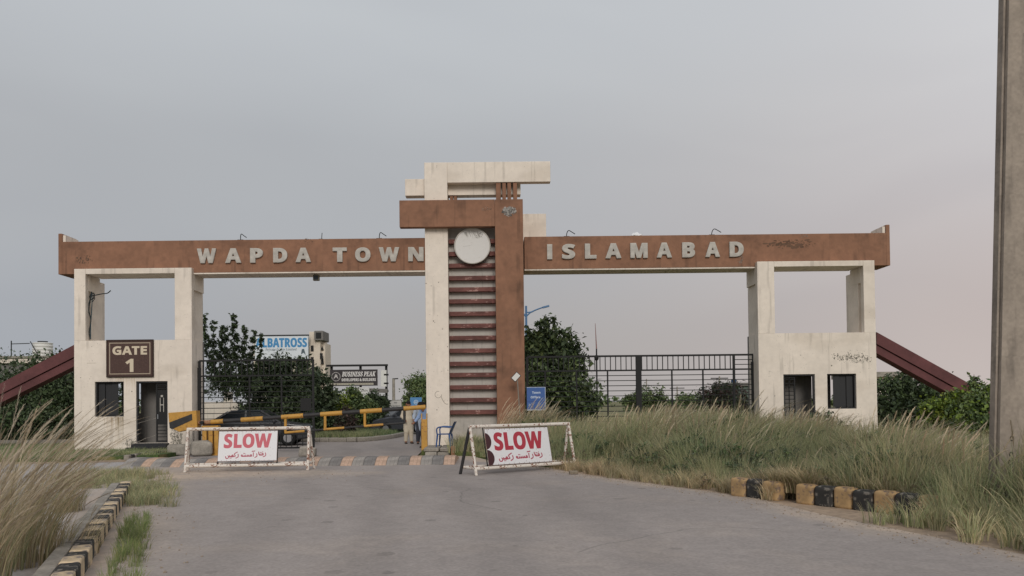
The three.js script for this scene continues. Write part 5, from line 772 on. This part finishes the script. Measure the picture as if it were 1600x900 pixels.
{ const d = 55, o = thing('far_shed', 'dull green shed seen through the gate bars near the hinge post', 'shed'), P = (a, b) => pt(a, b, d); part('wall', box(P(1140, 600).x, P(1182, 600).x, 0, P(1160, 603).y, -d, -d - 4, 0.02), std({ color: col(92, 104, 96) }), o); part('roof_slab', box(P(1138, 600).x, P(1184, 600).x, P(1160, 603).y, P(1160, 598).y, -d + 0.2, -d - 4.2, 0.02), M.grayWall, o); part('roof_tank', box(P(1149, 600).x, P(1154, 600).x, P(1160, 598).y, P(1160, 592).y, -d - 0.5, -d - 1, 0.02), std({ color: col(60, 96, 140) }), o); }
[[1058, 604, 95], [1094, 612, 120], [1124, 588, 80], [1010, 592, 110]].forEach(([a, b, d], i) => { const o = thing('utility_pole', ['far thin pole with a cross arm beyond the pale bush', 'farthest thin pole behind the green bush by the gates', 'tallest far pole beside the reddish bush', 'far thin pole rising beside the meeting stile of the gates'][i], 'pole', [X(a, b, d), 0, -d], 0, 'far poles behind the closed gates'); const y = Y(a, b, d); part('shaft', bar(V(0, 0, 0), V(0, y, 0), 0.12, 6, 0.08), M.concrete, o); part('cross_arm', sq(V(-0.9, y - 0.2, 0), V(0.9, y - 0.2, 0), 0.1), M.iron, o); void i; });
{ const d = 42, o = thing('white_boundary_wall', 'pale boundary wall behind the black car', 'wall'), P = (a, b) => pt(a, b, d); part('wall', box(P(300, 640).x, P(372, 640).x, 0, P(340, 628).y, -d, -d - 0.25, 0.02), M.plaster, o); part('pier', box(P(351, 640).x, P(361, 640).x, 0, P(340, 612).y, -d + 0.1, -d - 0.35, 0.02), M.plaster, o); }
{ const d = 31, o = thing('low_wall', 'long low kerb wall at the foot of the dark hedge', 'wall'), P = (a, b) => pt(a, b, d); part('wall', box(P(-60, 684).x, P(150, 684).x, 0.1, 0.34, -d, -d - 0.2, 0.015), M.concrete, o); }
// ---------------------------------------------------------------- cars
function car(label, x, z, turn, paint, group) {
  const o = thing('parked_car', label, 'car', [x, 0, z], turn, group), Wc = 1.7;
  const prof = [[-2.2, 0.32], [-2.24, 0.62], [-2.16, 0.84], [-1.5, 0.93], [-1.2, 0.95], [1.15, 0.93], [2.0, 0.8], [2.22, 0.62], [2.2, 0.32], [1.75, 0.26], [1.72, 0.4], [1.58, 0.58], [1.38, 0.64], [1.18, 0.58], [1.04, 0.4], [1.02, 0.26], [-1.02, 0.26], [-1.04, 0.4], [-1.18, 0.58], [-1.38, 0.64], [-1.58, 0.58], [-1.72, 0.4], [-1.75, 0.26]];
  const ext = (p, w, bev) => { const g = new THREE.ExtrudeGeometry(new THREE.Shape(p.map(([a, b]) => new THREE.Vector2(a, b))), { depth: w - 2 * bev, bevelEnabled: true, bevelSize: bev, bevelThickness: bev, bevelSegments: 3, bevelOffset: -bev * 0.6 }); g.translate(0, 0, -(w - 2 * bev) / 2); return g; };
  part('body', ext(prof, Wc, 0.07), paint, o);
  const cab = ext([[-1.75, 0.9], [-1.05, 1.36], [-0.6, 1.43], [0.25, 1.42], [1.15, 0.9]], Wc - 0.14, 0.09); const cp = cab.attributes.position; for (let i = 0; i < cp.count; i++) { const k = 1 - 0.22 * Math.max(0, (cp.getY(i) - 0.9) / 0.53); cp.setZ(i, cp.getZ(i) * k); } cab.computeVertexNormals(); const cabin = part('cabin_glass', cab, M.glass, o);
  const roof = new RoundedBoxGeometry(1.25, 0.05, 1.16, 2, 0.02); roof.translate(-0.3, 1.425, 0); part('roof', roof, paint, cabin);
  for (const s of [-1, 1]) for (const [a, b] of [[[-1.72, 0.93], [-1.0, 1.39]], [[-0.3, 0.93], [-0.3, 1.42]], [[1.1, 0.93], [0.3, 1.41]]]) part('window_pillar', sq(V(a[0], a[1], s * 0.79), V(b[0], b[1], s * 0.61), 0.07), paint, cabin);
  const tyre = new THREE.TorusGeometry(0.235, 0.085, 10, 26), rimG = new THREE.CylinderGeometry(0.2, 0.2, 0.12, 20); rimG.rotateX(Math.PI / 2);
  for (const a of [-1.38, 1.38]) for (const s of [-1, 1]) { const w = part('wheel', tyre, M.tyre, o); w.position.set(a, 0.32, s * 0.76); part('rim', rimG, M.chrome, w); }
  for (const s of [-1, 1]) { const tl = new RoundedBoxGeometry(0.08, 0.16, 0.34, 2, 0.03); tl.translate(-2.2, 0.74, s * 0.62); part('tail_light', tl, std({ color: col(190, 30, 36), roughness: 0.25 }), o); const hl = new RoundedBoxGeometry(0.1, 0.13, 0.36, 2, 0.04); hl.translate(2.12, 0.68, s * 0.6); part('headlight', hl, M.chrome, o); const mr = new RoundedBoxGeometry(0.1, 0.12, 0.2, 2, 0.03); mr.translate(0.85, 1.0, s * 0.93); part('wing_mirror', mr, paint, o); for (const a of [-0.6, 0.4]) part('door_handle', box(a - 0.1, a + 0.06, 0.8, 0.825, s * 0.85 - 0.012, s * 0.85 + 0.012, 0), M.chrome, o); }
  part('bumper', box(-2.28, -2.12, 0.34, 0.52, -0.78, 0.78, 0.03), paint, o); part('number_plate', box(-2.3, -2.275, 0.5, 0.62, -0.25, 0.25, 0), M.white, o); return o;
}
const paintK = new THREE.MeshPhysicalMaterial({ color: col(40, 42, 46), roughness: 0.45, clearcoat: 0.4, clearcoatRoughness: 0.2 }), paintG = new THREE.MeshPhysicalMaterial({ color: col(70, 72, 78), roughness: 0.4, metalness: 0.3, clearcoat: 0.7, clearcoatRoughness: 0.15 });
{ const p = pt(402, 660, 31.6); car('black sedan with red tail light parked behind the black gate leaf', p.x, -31.6, 0.08, paintK); const q = pt(622, 660, 40.5); car('dark grey sedan parked beyond the boom near the person in beige', q.x, -42, 3.75, paintG); }
// ================================================================ PEOPLE
function sdfMesh(bones, k, res, pad = 0.1) {
  const lo = V(1e9, 1e9, 1e9), hi = V(-1e9, -1e9, -1e9); for (const [a, b, ra, rb] of bones) for (const [p, q] of [[a, ra], [b, rb]]) { lo.min(V(p[0] - q, p[1] - q, p[2] - q)); hi.max(V(p[0] + q, p[1] + q, p[2] + q)); }
  const c = lo.clone().add(hi).multiplyScalar(0.5), half = Math.max(hi.x - lo.x, hi.y - lo.y, hi.z - lo.z) / 2 * 1.08 + 0.02, mc = new MarchingCubes(res, new THREE.MeshBasicMaterial(), false, false, 160000); mc.isolation = 0; const f = mc.field, h2 = res / 2;
  for (let z = 0; z < res; z++) for (let y = 0; y < res; y++) for (let x = 0; x < res; x++) {
    const px = c.x + (x - h2) / h2 * half, py = c.y + (y - h2) / h2 * half, pz = c.z + (z - h2) / h2 * half; let d = 1e3;
    for (const [a, b, ra, rb, flat] of bones) { const vx = b[0] - a[0], vy = b[1] - a[1], vz = b[2] - a[2], wx = px - a[0], wy = py - a[1], wz = pz - a[2]; let t = (vx * wx + vy * wy + vz * wz) / (vx * vx + vy * vy + vz * vz + 1e-9); t = t < 0 ? 0 : t > 1 ? 1 : t; const ex = wx - vx * t, ey = wy - vy * t, ez = (wz - vz * t) * (flat || 1), e = Math.sqrt(ex * ex + ey * ey + ez * ez) - (ra + (rb - ra) * t); const hh = Math.max(0, k - Math.abs(d - e)) / k; d = Math.min(d, e) - hh * hh * k * 0.25; }
    f[z * res * res + y * res + x] = -d;
  }
  mc.update(); const n = mc.count, P = new Float32Array(n * 3), N = new Float32Array(n * 3); for (let i = 0; i < n; i++) { P[i * 3] = c.x + mc.positionArray[i * 3] * half; P[i * 3 + 1] = c.y + mc.positionArray[i * 3 + 1] * half; P[i * 3 + 2] = c.z + mc.positionArray[i * 3 + 2] * half; N[i * 3] = mc.normalArray[i * 3]; N[i * 3 + 1] = mc.normalArray[i * 3 + 1]; N[i * 3 + 2] = mc.normalArray[i * 3 + 2]; }
  const g = new THREE.BufferGeometry(); g.setAttribute('position', new THREE.BufferAttribute(P, 3)); g.setAttribute('normal', new THREE.BufferAttribute(N, 3)); g.computeVertexNormals(); return g;
}
const skinM = std({ color: col(138, 96, 74), roughness: 0.6 }), hairM = std({ color: col(26, 22, 20) });
// figure faces +z; arms given as [elbow, wrist, knuckle direction] for each side; headTilt forward
function person(label, x, z, turn, pose, kameez, shalwar) {
  const o = thing('person', label, 'person', [x, 0, z], turn), hd = pose.head || [0, 1.6, 0.02];
  const [hx, hy, hz] = hd, sh2 = (s) => [s * 0.19, 1.4, 0], hip = (s) => [s * 0.09, 0.92, 0], knee = (s) => [s * 0.1 + (pose.knee?.[s > 0 ? 1 : 0] || 0), 0.5, 0.03], ank = (s) => [s * 0.11, 0.08, s > 0 ? 0.04 : -0.03];
  const B = []; B.push([[0, 1.38, 0], [hx * 0.6, 1.5, hz * 0.6], 0.06, 0.052], [[0, 0.95, 0], [0, 1.36, 0], 0.13, 0.14, 1.5]); for (const s of [-1, 1]) { const A = pose[s < 0 ? 'l' : 'r']; B.push([sh2(s), A[0], 0.05, 0.042], [A[0], A[1], 0.042, 0.03], [hip(s), knee(s), 0.085, 0.058], [knee(s), ank(s), 0.056, 0.04], [ank(s), [ank(s)[0] * 1.15, 0.04, ank(s)[2] + 0.15], 0.042, 0.034]); }
  const body = sdfMesh(B, 0.05, 110);
  // head with nose, jaw, ears
  const H0 = [[[hx, hy + 0.03, hz - 0.01], [hx, hy + 0.05, hz - 0.015], 0.1, 0.098], [[hx, hy - 0.03, hz + 0.03], [hx, hy - 0.085, hz + 0.05], 0.066, 0.046], [[hx, hy + 0.02, hz + 0.095], [hx, hy - 0.02, hz + 0.112], 0.012, 0.017], [[hx - 0.1, hy + 0.02, hz], [hx - 0.104, hy - 0.02, hz], 0.017, 0.013], [[hx + 0.1, hy + 0.02, hz], [hx + 0.104, hy - 0.02, hz], 0.017, 0.013], [[hx * 0.9, hy - 0.1, hz - 0.01], [hx * 0.7, hy - 0.16, hz * 0.8], 0.05, 0.052], [[hx - 0.025, hy - 0.052, hz + 0.088], [hx + 0.025, hy - 0.052, hz + 0.088], 0.011, 0.011]];
  const gs = [body, sdfMesh(H0, 0.02, 64)];
  for (const s of [-1, 1]) { const A = pose[s < 0 ? 'l' : 'r'], w = V(...A[1]), d = w.clone().sub(V(...A[0])).normalize(), side = V(0, 0, 1).cross(d).normalize(); if (side.lengthSq() < 0.1) side.set(1, 0, 0); const up = d.clone().cross(side).normalize(), Hn = [], arr = (v) => [v.x, v.y, v.z], pm = w.clone().addScaledVector(d, 0.085);
    Hn.push([arr(w), arr(pm), 0.03, 0.036, 1]); for (let i = 0; i < 4; i++) { const b0 = pm.clone().addScaledVector(side, (i - 1.5) * 0.02), L = [0.07, 0.082, 0.078, 0.06][i], m = b0.clone().addScaledVector(d, L * 0.5).addScaledVector(up, 0.008), e = b0.clone().addScaledVector(d, L * 0.92).addScaledVector(up, 0.03); Hn.push([arr(b0), arr(m), 0.0095, 0.009], [arr(m), arr(e), 0.009, 0.0075]); }
    const t0 = w.clone().addScaledVector(d, 0.03).addScaledVector(side, -0.03), t1 = t0.clone().addScaledVector(d, 0.04).addScaledVector(side, -0.03), t2 = t1.clone().addScaledVector(d, 0.035).addScaledVector(side, -0.006); Hn.push([arr(t0), arr(t1), 0.012, 0.0105], [arr(t1), arr(t2), 0.0105, 0.009]); gs.push(sdfMesh(Hn, 0.008, 60)); }
  const eg = []; for (const s of [-1, 1]) { const e = new THREE.SphereGeometry(0.011, 8, 6); e.translate(hx + s * 0.034, hy + 0.022, hz + 0.087); eg.push(e); }
  const bm = part('body', gs, skinM, o); part('eyes', eg, hairM, bm);
  part('hair', sdfMesh([[[hx, hy + 0.06, hz - 0.03], [hx, hy + 0.075, hz + 0.01], 0.104, 0.094], [[hx, hy, hz - 0.055], [hx, hy - 0.04, hz - 0.06], 0.078, 0.06]], 0.03, 48), hairM, o);
  const K = [[[0, 1.06, 0], [0, 1.34, -0.005], 0.155, 0.15, 1.45], [[-0.15, 1.395, -0.005], [0.15, 1.395, -0.005], 0.075, 0.075], [[-0.03, 0.98, 0], [-0.06, 0.6, 0.0], 0.165, 0.155, 1.25], [[0.03, 0.98, 0], [0.06, 0.6, 0.0], 0.165, 0.155, 1.25]]; for (const s of [-1, 1]) { const A = pose[s < 0 ? 'l' : 'r']; K.push([sh2(s), A[0], 0.076, 0.066]); if (!pose.short) K.push([A[0], [A[0][0] + (A[1][0] - A[0][0]) * 0.82, A[0][1] + (A[1][1] - A[0][1]) * 0.82, A[0][2] + (A[1][2] - A[0][2]) * 0.82], 0.066, 0.052]); }
  part('kameez', sdfMesh(K, 0.05, 90), kameez, o);
  const S = []; for (const s of [-1, 1]) S.push([hip(s), knee(s), 0.115, 0.1], [knee(s), [ank(s)[0], 0.13, ank(s)[2]], 0.1, 0.075]); part('shalwar', sdfMesh(S, 0.03, 80), shalwar, o);
  const sg = []; for (const s of [-1, 1]) sg.push(sdfMesh([[[ank(s)[0], 0.02, ank(s)[2] - 0.05], [ank(s)[0] * 1.15, 0.02, ank(s)[2] + 0.18], 0.042, 0.044]], 0.02, 30)); part('sandals', sg, std({ color: col(48, 40, 34) }), o); return o;
}
const cloth = (r, g, b, s) => std({ map: dataTex(128, (u, v) => { const k = 0.86 + 0.28 * fbm(u * 5 + s, v * 9, 45, 4); return [cl(r * k), cl(g * k), cl(b * k)]; }, 1), roughness: 0.95 });
{
  const beige = cloth(196, 184, 164, 1), blue = cloth(140, 162, 196, 2), pale = cloth(176, 186, 200, 3), dark = cloth(58, 60, 68, 4);
  const p1 = gp(638.5, 693), p2 = gp(666, 699), p3 = gp(657, 694);
  person('person in beige loose tunic and trousers standing beyond the boom', p1.x, p1.z, 0.35, { l: [[-0.27, 1.12, 0.0], [-0.2, 0.98, 0.2]], r: [[0.3, 1.14, 0.02], [0.42, 0.98, 0.16]] }, beige, beige);
  person('person in a light blue tunic bending towards the yellow rest post', p2.x, -28.6, -0.55, { head: [-0.05, 1.55, 0.13], l: [[-0.27, 1.13, 0.08], [-0.3, 0.96, 0.28]], r: [[0.27, 1.1, 0.03], [0.26, 0.9, 0.16]] }, blue, dark);
  person('person in a pale shirt half hidden behind the one in light blue', p3.x, -31.2, 0.2, { head: [-0.03, 1.55, 0.08], l: [[-0.27, 1.13, 0.06], [-0.3, 1.0, 0.28]], r: [[0.26, 1.12, 0.02], [0.26, 0.9, 0.12]] }, pale, dark);
}
// ---------------------------------------------------------------- litter on the road
{ const r = rng(701); const gS = new THREE.DodecahedronGeometry(0.02, 0), n = 1500, m = new THREE.InstancedMesh(gS, std({ color: col(150, 136, 122) }), n), Q = new THREE.Quaternion(), E = new THREE.Euler(), M4 = new THREE.Matrix4(); for (let i = 0; i < n; i++) { let x, z; const q = r(); if (q < 0.6) { z = -6 - r() * 14; x = edgeX(z) - r() * r() * 0.9; } else if (q < 0.85) { z = -6 - r() * 9; x = -3.45 - (-z - 6.8) * 0.42 + r() * r() * 1.1; } else { z = -16.5 - r() * 3.2; x = -10 + r() * 7; } E.set(r() * 3, r() * 3, r() * 3); Q.setFromEuler(E); const s = 0.2 + r() * r() * 1.0; M4.compose(V(x, 0.004, z), Q, V(s, s * 0.6, s)); m.setMatrixAt(i, M4); } m.name = 'loose_gravel'; scene.add(m); tag(m, 'loose gravel and grit along the road edges', 'gravel', null, 'stuff'); }
{ const p = gp(227, 824), m = part('litter_scrap', new RoundedBoxGeometry(0.12, 0.012, 0.03, 1, 0.004), std({ color: col(70, 84, 74) }), scene); m.position.set(p.x, 0.012, p.z); m.rotation.y = -0.1; tag(m, 'small dark green scrap of litter lying on the asphalt', 'litter'); }
renderer.render(scene, camera);
